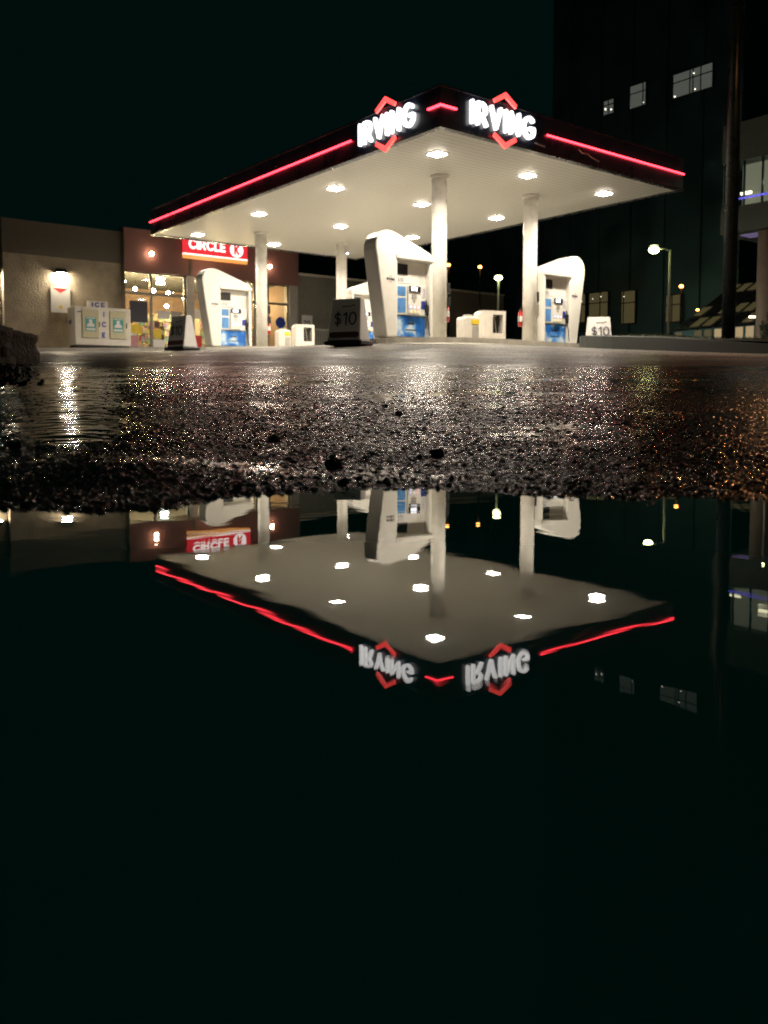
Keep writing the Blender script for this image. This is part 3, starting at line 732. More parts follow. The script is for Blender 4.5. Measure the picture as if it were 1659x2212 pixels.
# window posters and round sticker
def flat(name, mm, x0, x1, z0, z1, y=-.085): return MB().box(x0, x1, y, y + .006, z0, z1).build(name, M[mm], shop)
flat('window_poster', 'yellow', 1.25, 1.75, 2.7, 3.1); flat('window_poster', 'ink', 1.2, 2.0, 3.2, 4.1); flat('window_poster', 'paper', 2.45, 3.0, 3.4, 3.75); flat('window_poster', 'grey_ink', 3.05, 3.55, 3.4, 3.75)
m = MB(); m.cyl((3.4, -.09, 3.15), (3.4, -.08, 3.15), .15, n=24); m.build('round_sticker', M['teal'], shop)
m = MB(); m.cyl((8.6, -.09, 3.55), (8.6, -.08, 3.55), .27, n=24); m.build('round_sticker', M['blue_ink'], shop)
m = MB(); m.cyl((7.65, -.09, 3.6), (7.65, -.08, 3.6), .36, n=24); m.build('round_sticker', M['leaf_dark'], shop)
flat('window_poster', 'pink', 1.0, 1.55, 2.15, 2.62); flat('window_poster', 'paper', 1.02, 1.5, 2.66, 2.74); flat('window_poster', 'dark_red', 2.3, 2.5, 3.0, 3.3); flat('window_poster', 'yellow', 2.25, 2.6, 2.6, 2.95); flat('window_poster', 'paper', 2.2, 2.75, 2.12, 2.5); flat('window_poster', 'paper', 4.2, 4.55, 3.5, 3.9); flat('window_poster', 'red_ink', 4.15, 4.5, 2.2, 2.75); flat('window_poster', 'cream_door', 4.9, 5.5, 3.6, 3.9)
flat('window_poster', 'blue_ink', 8.4, 8.92, 2.2, 3.2)
# the shop sign
sg = thing('shop_sign', 'red lit shop sign reading CIRCLE K with orange lower stripe, above the shop front', 'sign', (*sw(20.62, 5.05), 0), PHI)
MB().box(-1.55, 1.55, -.16, .0, 6.27, 7.42).build('sign_face', M['sign_red'], sg)
MB().box(-1.55, 1.55, -.16, .0, 6.20, 6.2695).build('white_stripe', M['sign_white'], sg); MB().box(-1.55, 1.55, -.16, .0, 6.06, 6.1995).build('orange_stripe', M['sign_orange'], sg)
m = MB(); o_ = Vector((-1.33, -.161, 6.46)); h_ = .45
tmp = MB(); wid = tmp.text('CIRCLE', h_, .10, o_, (1, 0, 0), (0, 0, 1), (0, -1, 0), .01, .05); tmp.bm.free()
m.text('CIRCLE', h_, .10, o_, Vector((1.85 / wid, 0, 0)), (0, 0, 1), (0, -1, 0), .01, .05); m.build('sign_letters', M['sign_white'], sg)
m = MB(); m.cyl((1.0, -.161, 6.63), (1.0, -.176, 6.63), .33, n=40); dc = m.build('sign_disc', M['sign_white'], sg)
m = MB(); m.text('K', .46, .11, (.86, -.177, 6.40), (.85, 0, 0), (0, 0, 1), (0, -1, 0), .008); m.build('sign_letter', M['sign_red'], dc)
# lamps on the walls
def globe(v, z, lab):
    o = thing('wall_lamp', lab, 'lamp', (*sw(20.64, v), z), PHI, 'globe lamps on the maroon front')
    MB().box(-.06, .06, -.06, -.01, -.08, .08).build('bracket', M['dark_trim'], o); m = MB(); m.ball((0, -.16, 0), .10); m.build('bulb', M['globe'], o)
globe(2.04, 6.07, 'round warm lamp on the maroon front, left of the red sign'); globe(7.78, 6.06, 'round warm lamp on the maroon front, right of the far column')
def wallpack(v, u, z, lab):
    o = thing('wall_lamp', lab, 'lamp', (*sw(u, v), z), PHI, 'hooded lamps on the stucco wall')
    m = MB(); m.hexa([(-.22, -.24, -.01), (.22, -.24, -.01), (.22, 0, -.01), (-.22, 0, -.01), (-.2, -.10, .17), (.2, -.10, .17), (.2, 0, .17), (-.2, 0, .17)]); m.build('hood', M['dark_trim'], o)
    MB().box(-.17, .17, -.21, -.05, -.04, -.0105).build('bulb', M['wall_pack'], o)
wallpack(-1.59, 20.99, 5.0, 'hooded lamp above the poster on the stucco wall'); wallpack(-4.15, 21.44, 4.85, 'hooded lamp at the far left edge of the stucco wall')
# posters
po = thing('wall_poster', 'white poster with a red triangle on top, on the stucco wall below the lamp', 'poster', (*sw(20.985, -1.62), 3.42), PHI)
MB().box(-.38, .38, -.03, 0, 0, 1.02).build('sheet', M['paper'], po); m = MB(); m.poly([(-.3, -.0305, .97), (.3, -.0305, .97), (0, -.0305, .78)], (0, -.003, 0)); m.build('red_triangle', M['red_ink'], po)
m = MB(); m.cyl((0, -.0305, .22), (0, -.034, .22), .07, n=16); m.build('orange_seal', M['yellow'], po)
po = thing('wall_poster', 'small white poster reading 20 on the grey wall behind the railing', 'poster', (*sw(21.085, 10.2), 3.15), PHI)
MB().box(-.3, .3, -.03, 0, 0, .85).build('sheet', M['paper'], po); m = MB(); m.text('20', .26, .05, (-.2, -.0305, .34), (1, 0, 0), (0, 0, 1), (0, -1, 0), .003); m.build('lettering', M['ink'], po)
MB().box(-.28, .28, -.034, -.0305, .03, .16).build('yellow_band', M['yellow'], po)
# the lit post by the door
x, y = sw(20.2, 4.55)
lp = thing('lit_post', 'slim pale post with a glowing top before the shop windows', 'lamp', (x, y, g(x, y) + .1), PHI)
MB().cyl((0, 0, 0), (0, 0, 3.05), .055, n=14).build('post', M['white_paint'], lp); MB().cyl((0, 0, 3.051), (0, 0, 3.13), .14, .06, n=14).build('lamp_head', M['globe'], lp)
# shelves and pendants inside
labs = ['tall shelf of packed goods behind the leftmost shop window', 'tall shelf of packed goods behind the window left of the pier', 'shelf of packed goods behind the window right of the pier', 'shelf of packed goods behind the middle windows of the shop', 'shelf of bottles behind the rightmost shop window']
for k, (v, u, wd, hh) in enumerate([(1.65, 24.2, 1.1, 1.7), (3.0, 23.2, 1.2, 1.5), (4.7, 24.5, 1.5, 1.9), (6.4, 23.6, 1.6, 1.7), (8.2, 23.8, 1.1, 1.6)]):
    o = thing('display_shelf', labs[k], 'shelf', (*sw(u, v), FL), PHI, 'shelves inside the shop')
    m = MB()
    for z in np.arange(.1, hh, .36): m.box(-wd / 2, wd / 2, -.28, .28, z, z + .03)
    m.box(-wd / 2 - .03, -wd / 2 - .0005, -.3, .3, 0, hh); m.box(wd / 2 + .0005, wd / 2 + .03, -.3, .3, 0, hh); m.build('frame', M['cream_door'], o)
    m = MB()
    for z in np.arange(.1, hh - .2, .36):
        x0 = -wd / 2 + .02
        while x0 < wd / 2 - .15:
            w_ = random.uniform(.08, .2); m.box(x0, x0 + w_, -.26, .2, z + .031, z + .031 + random.uniform(.17, .29)); x0 += w_ + .012
    m.build('goods', M['goods%d' % (k % 3)], o)
o = thing('display_shelf', 'long wall shelf of packed goods along the back of the shop', 'shelf', (*sw(27.1, 5.1), FL), PHI, 'shelves inside the shop')
m = MB()
for z in np.arange(.1, 2.3, .4): m.box(-4, 4, -.2, .2, z, z + .03)
m.build('frame', M['cream_door'], o)
for g_ in range(3):
    m = MB()
    for z in np.arange(.1, 2.0, .4):
        x0 = -3.95 + g_ * .21
        while x0 < 3.75:
            w_ = random.uniform(.1, .22); m.box(x0, x0 + w_, -.18, .15, z + .031, z + .031 + random.uniform(.15, .33)); x0 += .66
    m.build('goods', M['goods%d' % g_], o)
pd = None
for k, (v, u, z) in enumerate([(1.15, 22.0, 5.02), (1.5, 22.3, 5.05), (1.9, 24.5, 4.8), (2.3, 23, 4.86), (3.0, 22.6, 4.8), (3.25, 23.5, 4.75), (3.6, 22.4, 4.72), (4.5, 22.7, 4.6), (5.3, 23.6, 4.8), (6.1, 22.6, 4.7), (6.9, 23.4, 4.75), (7.6, 22.4, 4.6), (8.5, 23.2, 4.5), (2.0, 25.8, 4.5), (5.0, 25.8, 4.5), (7.5, 25.6, 4.5)]):
    if pd is None:
        pd = o = thing('pendant_lamp', 'small warm pendant lamp hanging behind the shop windows', 'lamp', (0, 0, 0), 0, 'pendant lamps inside the shop')
        m = MB(); m.ball((0, 0, 0), .085); m.build('bulb', M['pendant'], o); MB().cyl((0, 0, .086), (0, 0, .38), .01, n=6).build('cord', M['black'], o)
    else: o = copy_tree(pd)
    o.location = (*sw(u, v), z)
o = thing('ceiling_lamp', 'double cool white lamp high behind the shop window left of the pier', 'lamp', (*sw(22.2, 3.15), 5.2), PHI)
m = MB(); m.box(-.16, .16, -.1, .1, .06, .14); m.build('tube', M['cool_lamp'], o); m = MB(); m.box(-.16, .16, -.1, .1, -.14, -.06); m.build('tube', M['cool_lamp'], o); MB().box(-.03, .03, -.03, .03, -.059, .25).build('bracket', M['black'], o)

# ice chest
x, y = sw(19.9, -.45)
ic = thing('ice_chest', 'white outdoor ice chest with two cream doors, teal prints and blue ICE letters', 'ice chest', (x, y, g(x, y) + .12), PHI)
MB().box(-1.12, 1.12, -.45, .45, .08, 1.58).build('body', M['ice_white'], ic, .03); MB().box(-1.06, 1.06, -.4, .4, 0, .079).build('plinth', M['black'], ic)
for c_ in (-.52, .58):
    d = MB().box(c_ - .33, c_ + .33, -.50, -.4505, .36, 1.46).build('door', M['cream_door'], ic, .02)
    pn = MB().box(c_ - .21, c_ + .21, -.506, -.5005, .62, 1.18).build('teal_print', M['teal'], d)
    m = MB(); m.poly([(c_ - .16, -.5065, .80), (c_ + .16, -.5065, .80), (c_ + .12, -.5065, .92), (c_ + .06, -.5065, .93), (c_ + .07, -.5065, 1.08), (c_ - .07, -.5065, 1.08), (c_ - .06, -.5065, .93), (c_ - .12, -.5065, .92)], (0, -.002, 0)); m.box(c_ - .18, c_ + .18, -.5085, -.5065, .66, .74); m.box(c_ - .18, c_ + .18, -.5085, -.5065, 1.12, 1.15); m.build('print_picture', M['paper'], d)
    MB().box(c_ + .335, c_ + .36, -.52, -.4505, .8, 1.0).build('handle', M['black'], d)
for ch, z in (('I', 1.20), ('C', .80), ('E', .38)):
    m = MB(); m.text(ch, .22, .055, (.03 - (.03 if ch == 'I' else .1), -.4515, z), (1, 0, 0), (0, 0, 1), (0, -1, 0), .003); m.build('ice_letter', M['blue_ink'], ic)
m = MB(); m.text('ICE', .16, .04, (-1.1215, .25, .9), (0, -1, 0), (0, 0, 1), (-1, 0, 0), .003); m.ribbon([(0, 0), (.14, .02)], .04, (-1.02, -.4515, 1.35), (1, 0, 0), (0, 0, 1), (0, -1, 0), .003); m.build('ice_letter', M['blue_ink'], ic)
sgn = MB().box(-.45, .35, -.02, .08, 1.581, 1.86).build('top_sign', M['ice_white'], ic); m = MB(); m.text('ICE', .2, .05, (-.30, -.0205, 1.62), (1.25, 0, 0), (0, 0, 1), (0, -1, 0), .003, .2); m.build('sign_lettering', M['blue_ink'], sgn)

# railing by the grey wall
x, y = sw(19.8, 8.8)
rl = thing('metal_railing', 'pale metal railing of thin upright bars before the grey wall', 'railing', (x, y, g(x, y)), PHI)
m = MB(); m.box(0, 3.8, -.025, .025, 1.0, 1.05); m.box(0, 3.8, -.02, .02, .12, .16); m.build('rail', M['lamp_post'], rl)
m = MB()
for k in range(31): m.box(.05 + k * .122, .075 + k * .122, -.012, .012, .161, .999)
m.build('bars', M['lamp_post'], rl); m = MB(); m.box(-.05, -.001, -.025, .025, -.1, 1.08); m.box(3.801, 3.85, -.025, .025, -.1, 1.08); m.build('post', M['lamp_post'], rl)

# ------------------------------------------------------------------ right side: kerb, verge, pole
def KH(x): return .33 - .16 * min(1, max(0, (x - 7.0) / 2.2))
def verge():
    # kerbed traffic island: outline in world x, y
    out = [(5.35, 23.6), (5.9, 22.4), (6.8, 21.2), (7.8, 19.8), (8.6, 18.7), (9.6, 17.6), (11.2, 16.2), (14, 14.2), (22, 12), (30, 16), (30, 30), (14, 29), (8.5, 27.5), (6.2, 25.6)]
    # smooth
    for _ in range(2):
        q = []
        for i in range(len(out)):
            a, b = Vector(out[i]), Vector(out[(i + 1) % len(out)]); q += [tuple(a * .75 + b * .25), tuple(a * .25 + b * .75)]
        out = q
    c = Vector((sum(p[0] for p in out) / len(out), sum(p[1] for p in out) / len(out)))
    mb = MB(); n = len(out); A = []; B = []; D_ = []; Ee = []
    for (x, y) in out:
        d = (c - Vector((x, y))).normalized() * .17; z = g(x, y)
        A.append(mb.bm.verts.new((x, y, z - .1))); B.append(mb.bm.verts.new((x, y, z + KH(x)))); D_.append(mb.bm.verts.new((x + d.x, y + d.y, z + KH(x) + .02))); Ee.append(mb.bm.verts.new((x + d.x, y + d.y, z)))
    for i in range(n):
        j = (i + 1) % n
        for p, q in ((A, B), (B, D_), (D_, Ee)): mb.bm.faces.new((p[i], p[j], q[j], q[i]))
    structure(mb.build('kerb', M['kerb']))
    # soil mound inside
    def zm(x, y): return g(x, y) + KH(x) - .01 + .10 * math.exp(-((x - 7.8) / 1.4) ** 2 - ((y - 22.3) / 1.6) ** 2) + .20 * math.exp(-((x - 9.6) / 1.5) ** 2 - ((y - 20) / 2.0) ** 2)
    mb = MB(); rings = []
    for s in (.985, .93, .85, .75, .6, .45, .25, .1):
        rings.append([mb.bm.verts.new((c.x + (x - c.x) * s, c.y + (y - c.y) * s, zm(c.x + (x - c.x) * s, c.y + (y - c.y) * s) - (.02 if s > .95 else 0))) for x, y in out])
    for a, b in zip(rings, rings[1:]):
        for i in range(n):
            j = (i + 1) % n; mb.bm.faces.new((a[i], a[j], b[j], b[i]))
    mb.bm.faces.new(rings[-1])
    structure(mb.build('verge', M['soil'], smooth=True))
    # grass
    V = []; F = []
    rr = random.Random(3)
    while len(F) < 9000:
        s = math.sqrt(rr.random()) ; k = rr.randrange(n); t = rr.random(); s = 1 - (1 - s) * .9
        px = out[k][0] * (1 - t) + out[(k + 1) % n][0] * t; py = out[k][1] * (1 - t) + out[(k + 1) % n][1] * t
        x = c.x + (px - c.x) * s * .975; y = c.y + (py - c.y) * s * .975
        if y > 26 or x > 15: continue
        z = zm(x, y) - .01; a = rr.random() * 6.28; h = rr.uniform(.03, .09); w_ = .006
        i0 = len(V); V += [(x - w_ * math.cos(a), y - w_ * math.sin(a), z), (x + w_ * math.cos(a), y + w_ * math.sin(a), z), (x + rr.uniform(-.04, .04), y + rr.uniform(-.04, .04), z + h)]; F.append((i0, i0 + 1, i0 + 2))
    o = raw_mesh('grass', np.array(V), np.array(F), M['grass']); props(o, 'short dark grass on the kerbed verge at right', 'grass', None, 'stuff')
    return zm
zm = verge()
pxx, pyy = 8.22, 20.1
pl = thing('sign_pole', 'tall thick dark metal pole standing on the grass verge at right', 'pole', (pxx, pyy, zm(pxx, pyy) - .06))
MB().cyl((0, 0, 0), (0, 0, 19), .155, .135, n=40).build('shaft', M['pole_metal'], pl)
m = MB(); m.cyl((0, 0, 7.68), (0, 0, 7.74), .162, n=40); m.cyl((0, 0, 8.1), (0, 0, 8.16), .162, n=40); m.build('clamp', M['pole_metal'], pl)
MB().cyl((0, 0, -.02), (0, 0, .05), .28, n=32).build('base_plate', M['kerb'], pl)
MB().box(.3, 3.6, -.12, .12, 16.2, 18.4).build('sign_box', M['navy'], pl); MB().cyl((.13, 0, 17.3), (.31, 0, 17.3), .06, n=12).build('bracket', M['pole_metal'], pl)

# street lamps
def street_lamp(name, lab, x, y, h, head_mat, arm=(0, 0), group=None, r=.14, post_r=.05, post='lamp_post', sq=(1.5, .8, .5)):
    o = thing(name, lab, 'street lamp', (x, y, g(x, y) - .05), 0, group)
    MB().cyl((0, 0, 0), (0, 0, h), post_r * 1.3, post_r, n=14).build('post', M[post], o)
    if arm != (0, 0): m = MB(); m.tube([(0, 0, h - .05), (arm[0] * .3, arm[1] * .3, h + .03), (arm[0], arm[1], h + .02)], post_r * .6); m.build('arm', M[post], o)
    m = MB(); m.ball((arm[0], arm[1], h - .02 if arm != (0, 0) else h + r * .4), r, 2, sq); b = m.build('lamp_head', M[head_mat], o)
    m = MB(); zc = (h + r * sq[2] if arm != (0, 0) else h + r * (.4 + sq[2])); m.cyl((arm[0], arm[1], zc - .01), (arm[0], arm[1], zc + .05), r * 1.3, r * .6, n=16); m.build('lamp_cap', M['black'], o)
    return o
street_lamp('street_lamp', 'tall street lamp with bright yellow green head on a short arm, right of the pumps', 11.82, 35.0, 4.2, 'street_green', (-.70, -.1), None, .17, .055, sq=(1.25, .9, .9))
street_lamp('street_lamp', 'yellow green lamp on a slim straight post between the two near columns', 5.35, 39.5, 3.35, 'post_top', (0, 0), None, .16, .05, sq=(1.2, 1.2, .7))
for k, (x, y, h, lab) in enumerate([(3.36, 44, 4.45, 'far orange street lamp just right of the near column'), (4.99, 44, 4.35, 'far orange street lamp between the near column and the slim lamp post'), (13.72, 39, 2.95, 'small orange lamp right of the bright street lamp post'), (14.2, 38.2, 1.85, 'small orange lamp left of the sloping glass roof')]):
    street_lamp('street_lamp', lab, x, y, h, 'sodium', (0, 0), 'orange street lamps in the distance', .10 if k < 3 else .07, .04, 'pole_metal', (1, 1, .8))
street_lamp('street_lamp', 'orange street lamp on a tall post, lighting the asphalt at right', 9.3, 14.2, 5.2, 'sodium_near', (-.6, 0), None, .11, .06)
o = street_lamp('street_lamp', 'thin post with a faint yellow lamp beside the round column at far right', 11.55, 25.2, 3.7, 'post_top', (0, 0), None, .035, .035, 'lamp_post', (1, 1, 1.8))

# ------------------------------------------------------------------ dark tower behind
tx, ty = sw(0, 25)
tw = thing('office_tower', 'tall dark tower behind the pumps with a few lit windows', 'building', (tx, ty, 0), PHI)     # local y runs along its front, x into it
MB().box(.0, 16, 7, 18.4, 0, 46).build('wall', M['tower'], tw); MB().box(.0, 16, 18.405, 46, 0, 13.5).build('lower_wing', M['tower'], tw)
m = MB()
for k in range(20): m.box(-.10, -.001, 7 + k * 2.0, 7.5 + k * 2.0, 0, 46 if k < 6 else 13.6)
m.build('pier', M['tower'], tw)
m = MB()
for fl_ in range(13): m.box(-.02, -.0005, 7.5, 39.4 if fl_ < 3 else 18.3, 2.2 + fl_ * 3.45, 2.9 + fl_ * 3.45)
m.build('floor_band', M['tower'], tw)
def lit(y0, y1, z0, z1, mm, mull=(), spk=()):
    f_ = MB().box(-.15, -.1005, y0 - .05, y1 + .05, z0 - .05, z1 + .05).build('window', M['tower_glass'], tw)
    MB().box(-.155, -.1505, y0, y1, z0, z1).build('pane', M[mm], f_)
    if mull:
        q = MB()
        for k in mull: q.box(-.18, -.1555, y0 + (y1 - y0) * k - .025, y0 + (y1 - y0) * k + .025, z0, z1)
        q.box(-.175, -.1555, y0, y1, z0 + (z1 - z0) * .62, z0 + (z1 - z0) * .62 + .05)
        q.build('mullion', M['tower_glass'], f_)
    if spk:
        q = MB()
        for (a, b, r_) in spk: q.ball((-.17, y0 + (y1 - y0) * a, z0 + (z1 - z0) * b), r_ * .65, 1)
        q.build('room_lamp', M['spark'], f_)
lit(8.55, 10.6, 14.65, 15.75, 'win_cool', (.28, .48, .56), ((.46, .8, .05), (.95, .05, .06), (.42, .1, .05)))
lit(12.2, 13.1, 14.8, 15.9, 'win_cool', (.15,), ((.1, .1, .03),))
lit(14.15, 14.75, 14.9, 15.6, 'win_cool', (.5,), ((.8, .4, .07), (.2, .25, .06)))
lit(9.9, 10.75, 3.75, 5.05, 'win_warm', (.6,)); lit(12.6, 13.4, 3.85, 5.5, 'win_warm', (.85,), ((.8, .85, .035),)); lit(14.3, 15.5, 4.1, 5.6, 'win_warm', (.4,), ((.35, .85, .035), (.8, .8, .03))); lit(15.8, 16.45, 4.1, 5.6, 'win_warm', (.4,), ((.3, .75, .03),))
lit(25.0, 25.7, 4.6, 5.4, 'win_warm', (.5,))
# ground-floor mullion bars
# neighbouring block with lit upper floor at far right
nx, ny = sw(0, 14)
nb = thing('glazed_building', 'building at right edge with lit upper floor, blue light line and round column', 'building', (nx, ny, 0), PHI)
MB().box(0, 12, -14, 1.6, 7.75, 9.0).build('upper_band', M['pedway'], nb); MB().box(0, 12, -14, 1.6, 5.45, 6.30).build('lower_band', M['pedway'], nb)
MB().box(.6, .7, -14, 1.2, 6.301, 7.749).build('lit_room', M['win_upper'], nb)
m = MB()
for k in range(14): m.box(.05, .12, 1.45 - k * .62, 1.5 - k * .62, 6.301, 7.749)
m.build('mullion', M['tower'], nb)
MB().box(.03, .045, -14, 1.55, 6.302, 7.748).build('pane', M['glass'], nb)
MB().box(-.02, -.001, -14, 1.3, 6.50, 6.56).build('blue_light_line', M['led_blue'], nb)
m = MB(); m.box(.3, .4, -.6, .1, 6.95, 7.05); m.box(.3, .4, .75, 1.1, 6.72, 6.8); m.build('tube_lamp', M['tube'], nb)
MB().box(.5, 1.2, -3, 1.2, 5.43, 5.449).build('purple_light_line', M['led_purple'], nb)
MB().cyl((.55, .25, 0), (.55, .25, 5.449), .30, n=36).build('round_column', M['drum'], nb)
MB().box(2.5, 12, -14, 1.5, 1.5, 5.449).build('lower_wall', M['tower'], nb)
# lean-to glass roof with shop front
def P3(px, py, Y): return Vector(((px - 829.5) / 1807 * Y, Y, .15 + (851 - py) / 1807 * Y))
at_ = thing('glass_atrium', 'low lean-to with a sloping glass roof over a lit shop front, behind the tall pole', 'building', (12.4, 33, g(12.4, 33)))
e1, e2, r1_, r2_ = P3(1452, 716, 33), P3(1650, 699, 30.5), P3(1580, 618, 36), P3(1760, 596, 34)
off = Vector(at_.location)
def quad_slab(a, b, c, d, th): 
    n_ = (b - a).cross(d - a).normalized() * th; return [a - off, b - off, c - off, d - off, a + n_ - off, b + n_ - off, c + n_ - off, d + n_ - off]
rf = MB().hexa(quad_slab(e1, e2, r2_, r1_, .05)).build('roof_frame', M['dark_trim'], at_)
nn = (e2 - e1).cross(r1_ - e1).normalized()
if nn.y > 0: nn = -nn
for i in range(7):
    for j in range(4):
        if random.random() < .35: continue
        def bl(s, t): return (e1 * (1 - s) + e2 * s) * (1 - t) + (r1_ * (1 - s) + r2_ * s) * t
        a, b, c, d = bl((i + .12) / 7, (j + .1) / 4), bl((i + .8) / 7, (j + .1) / 4), bl((i + .8) / 7, (j + .82) / 4), bl((i + .12) / 7, (j + .82) / 4)
        q = MB(); q.poly([v + nn * .06 - off for v in (a, b, c, d)], nn * .01); q.build('roof_pane', M['win_warm'], rf)
m = MB(); zb_ = g(12, 32)
b1 = e1.copy(); b1.z = zb_; b2 = e2.copy(); b2.z = zb_
dv = (e2 - e1); 
for k in range(9):
    t0, t1 = (k + .12) / 9, (k + .85) / 9
    if k in (1,): continue
    a, b = e1 + dv * t0, e1 + dv * t1
    q = MB(); q.poly([Vector((a.x, a.y, zb_ + .35)) - off, Vector((b.x, b.y, zb_ + .35)) - off, Vector((b.x, b.y, b.z - .06)) - off, Vector((a.x, a.y, a.z - .06)) - off], (.02, .06, 0)); q.build('shop_window', M['win_shop'] if k > 3 else M['win_warm'], at_)
q = MB(); q.hexa([b1 + Vector((0, .07, 0)) - off, b2 + Vector((0, .07, 0)) - off, b2 + Vector((.5, 3, 0)) - off, b1 + Vector((.5, 3, 0)) - off, e1 + Vector((0, .07, -.03)) - off, e2 + Vector((0, .07, -.03)) - off, e2 + Vector((.5, 3, -.03)) - off, e1 + Vector((.5, 3, -.03)) - off]); q.build('front_wall', M['tower'], at_)
a = e1 + dv * .80; q = MB(); q.box(a.x - off.x, a.x + .5 - off.x, a.y - .2 - off.y, a.y - .14 - off.y, 1.1, 1.17); q.build('tube_lamp', M['tube'], at_)
# shrub
x, y = 11.0, 23.6
sh = thing('shrub', 'dark rounded shrub at the foot of the round column at far right', 'shrub', (x, y, g(x, y) + .1))
rr = random.Random(9); V = []; F = []
for k in range(1600):
    d = Vector((rr.gauss(0, 1), rr.gauss(0, 1), rr.gauss(0, 1))).normalized() * rr.uniform(.6, 1); p_ = Vector((d.x * .42, d.y * .4, .5 + d.z * .5)) * (1 + .15 * math.sin(d.x * 7 + d.z * 5))
    a = Vector((rr.gauss(0, 1), rr.gauss(0, 1), rr.gauss(0, 1))).normalized() * .05; b = a.orthogonal().normalized() * .025
    i0 = len(V); V += [p_ - a, p_ + b, p_ + a, p_ - b]; F.append((i0, i0 + 1, i0 + 2, i0 + 3))
o = raw_mesh('leaves', np.array([tuple(v) for v in V]), np.array(F), M['leaf_dark']); o.parent = sh
m = MB(); m.cyl((0, 0, -.15), (0, 0, .6), .03, .015, 8); m.build('stem', M['soil'], sh)

# small blue light behind the kerb
x, y = 7.98, 27.3
bl = thing('marker_light', 'small blue light glowing low behind the dark kerb, right of the pale price board', 'lamp', (x, y, g(x, y)))
MB().cyl((0, 0, -.05), (0, 0, .36), .07, n=14).build('bollard', M['black'], bl); MB().box(-.24, .24, -.06, .06, .361, .43).build('lamp_head', M['led_marker'], bl, .02)

# ------------------------------------------------------------------ left side: boulders, grit
def boulder(x, y, sx, sy, sz, seed, lab):
    m = MB(); bmesh.ops.create_cube(m.bm, size=2); bmesh.ops.subdivide_edges(m.bm, edges=m.bm.edges[:], cuts=7, use_grid_fill=True)
    rr = np.random.default_rng(seed); ph = rr.uniform(0, 6, 12)
    for v in m.bm.verts:
        d = v.co.normalized(); c = v.co * .8 + d * .24
        n_ = .06 * math.sin(3.1 * c.x + ph[0]) * math.sin(2.7 * c.y + ph[1]) + .07 * math.sin(4.3 * c.z + ph[2] + 2 * c.x) + .03 * math.sin(9 * c.x + ph[3]) * math.sin(8 * c.z + ph[4]) + .02 * math.sin(17 * c.y + ph[5] + 11 * c.z)
        c = c * (1 + n_); v.co = Vector((c.x * sx, c.y * sy, (c.z + .75) * sz))
    o = m.build('boulder', M['boulder'], smooth=True); o.location = (x, y, g(x, y) - .03); o.rotation_euler = (0, 0, rr.uniform(-.3, .3)); props(o, lab, 'boulder', 'boulders at the lot edge'); return o
boulder(-4.23, 9.6, .10, .4, .225, 1, 'rightmost dark boulder in the row at left, smallest and lowest'); boulder(-4.49, 9.25, .10, .4, .25, 5, 'dark upright boulder second from the right in the row at left'); boulder(-4.33, 9.0, .12, .45, .27, 8, 'largest dark boulder at the left picture edge')

def stones(name, lab, pts, m, sub=1):
    base = bmesh.new(); bmesh.ops.create_icosphere(base, subdivisions=sub, radius=1); base.verts.ensure_lookup_table()
    bv = np.array([v.co for v in base.verts]); bf = np.array([[v.index for v in f_.verts] for f_ in base.faces]); base.free()
    V = []; F = []; rr = np.random.default_rng(5); n = len(bv)
    for k, (x, y, r) in enumerate(pts):
        q = bv * (1 + rr.uniform(-.28, .28, (n, 1))) * rr.uniform(.65, 1.2, (1, 3)) * np.array([[1, 1, .75]]); a = rr.uniform(0, 6.28); c_, s_ = math.cos(a), math.sin(a)
        q = np.stack([q[:, 0] * c_ - q[:, 1] * s_, q[:, 0] * s_ + q[:, 1] * c_, q[:, 2]], 1) * r
        V.append(q + np.array([[x, y, g(x, y) + r * .35]])); F.append(bf + k * n)
    o = raw_mesh(name, np.concatenate(V), np.concatenate(F), m); props(o, lab, 'gravel', None, 'stuff'); return o
pts = []
rr = np.random.default_rng(21)
while len(pts) < 2600:
    y = 1.15 * math.exp(rr.uniform(0, 1.7)); u = rr.uniform(-.62, .62); x = u * y
    den = vnoise(np.array([x / .35]), np.array([y / .35]), 77)[0]
    if rr.random() > (den * 1.7 - .35) * (1 if u < -.12 else .35): continue
    pts.append((x, y, .0015 * math.exp(rr.uniform(0, 1.05))))
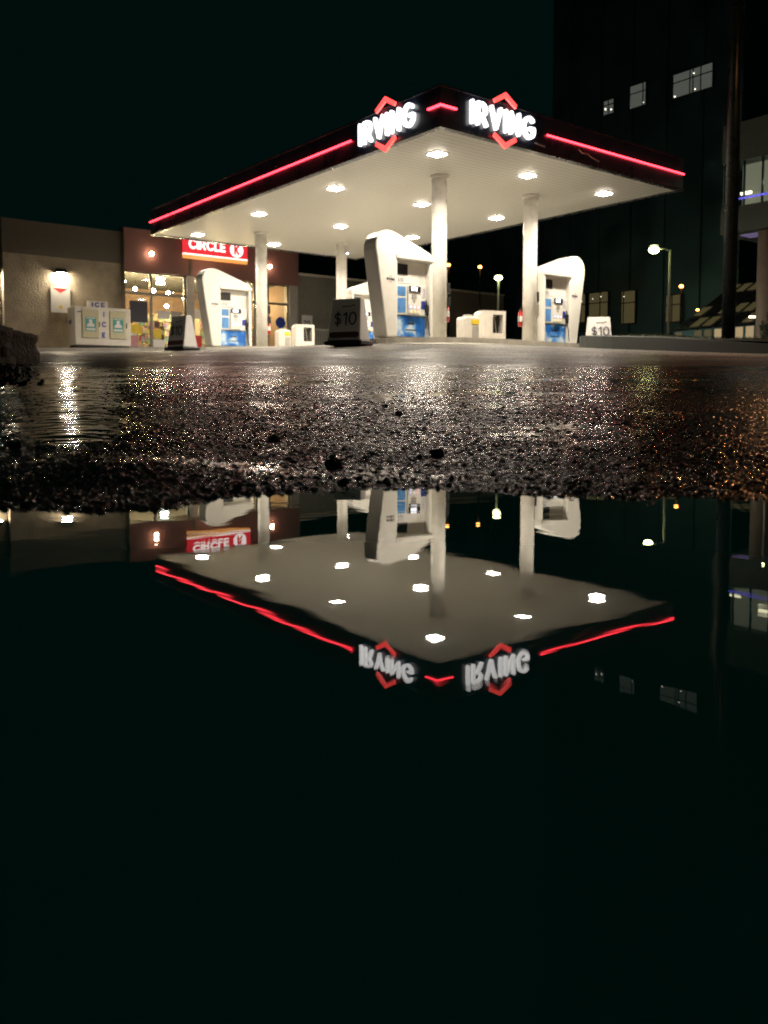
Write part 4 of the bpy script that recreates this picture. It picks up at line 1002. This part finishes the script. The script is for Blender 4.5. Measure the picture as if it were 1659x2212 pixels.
for k in range(240):                 # along the water's edge
    u = rr.uniform(-.55, .6); d = float(np.interp(u, WU, WD)) + abs(rr.normal(0, .07)) - .02; pts.append((u * d, d, .002 * math.exp(rr.uniform(0, 1.3))))
for k in range(900):                 # grit bank in front of the boulders
    y = rr.uniform(4.6, 9.6); x = -.475 * y + abs(rr.normal(0, .22)) * (1 + .1 * y) * .6 - .15; pts.append((x, y, .007 * math.exp(rr.uniform(0, 1.4))))
stones('gravel', 'wet dark grit scattered over the asphalt', pts, M['pebble'])
# the larger loose lumps
def lump(px, py, w_, lab):
    # ground point seen there
    el = (851 - py) / 1807; u = (px - 829.5) / 1807
    y = min(np.arange(1.05, 12, .01), key=lambda q: abs((g(u * q, q) - .15) / q - el)); x = u * y; r = w_ / 1807 * y / 2 * .56
    m = MB(); o_ = bmesh.ops.create_icosphere(m.bm, subdivisions=3, radius=1); rr = np.random.default_rng(int(px)); ph = rr.uniform(0, 6, 6)
    for v in m.bm.verts:
        c = v.co.copy(); n_ = .34 * math.sin(4 * c.x + ph[0]) * math.sin(3 * c.z + ph[1]) + .2 * math.sin(8 * c.y + ph[2] + 3 * c.x) + .08 * math.sin(15 * c.x + ph[3]) * math.sin(13 * c.z + ph[4])
        v.co = c * (1 + n_) * r; v.co.z *= .72
    o = m.build('stone_lump', M['pebble']); o.location = (x, y, g(x, y) + r * .4); props(o, lab, 'stone', 'loose stones on the wet asphalt')
for px, py, w_, lab in [(740, 1046, 34, 'round black stone at the water edge below the dark price board'), (944, 985, 44, 'largest dark stone on the asphalt below the near column'), (905, 990, 26, 'dark stone just left of the largest one below the near column'), (722, 1005, 60, 'wide dark lump of grit above the round stone at the water edge'), (832, 880, 20, 'small dark stone alone below the nearest pump'), (862, 897, 30, 'flat dark stone just right of the small one below the nearest pump'), (1356, 914, 26, 'dark stone on the asphalt below the right pump'), (1240, 1050, 30, 'dark stone at the water edge below the right pump'), (590, 952, 40, 'dark stone below the far column at left'), (305, 822, 14, 'tiny dark stone beside the running water at left'), (265, 962, 32, 'dark stone in the running water at left'), (30, 968, 46, 'dark stone at the left picture edge beside the running water')]:
    lump(px, py, w_, lab)
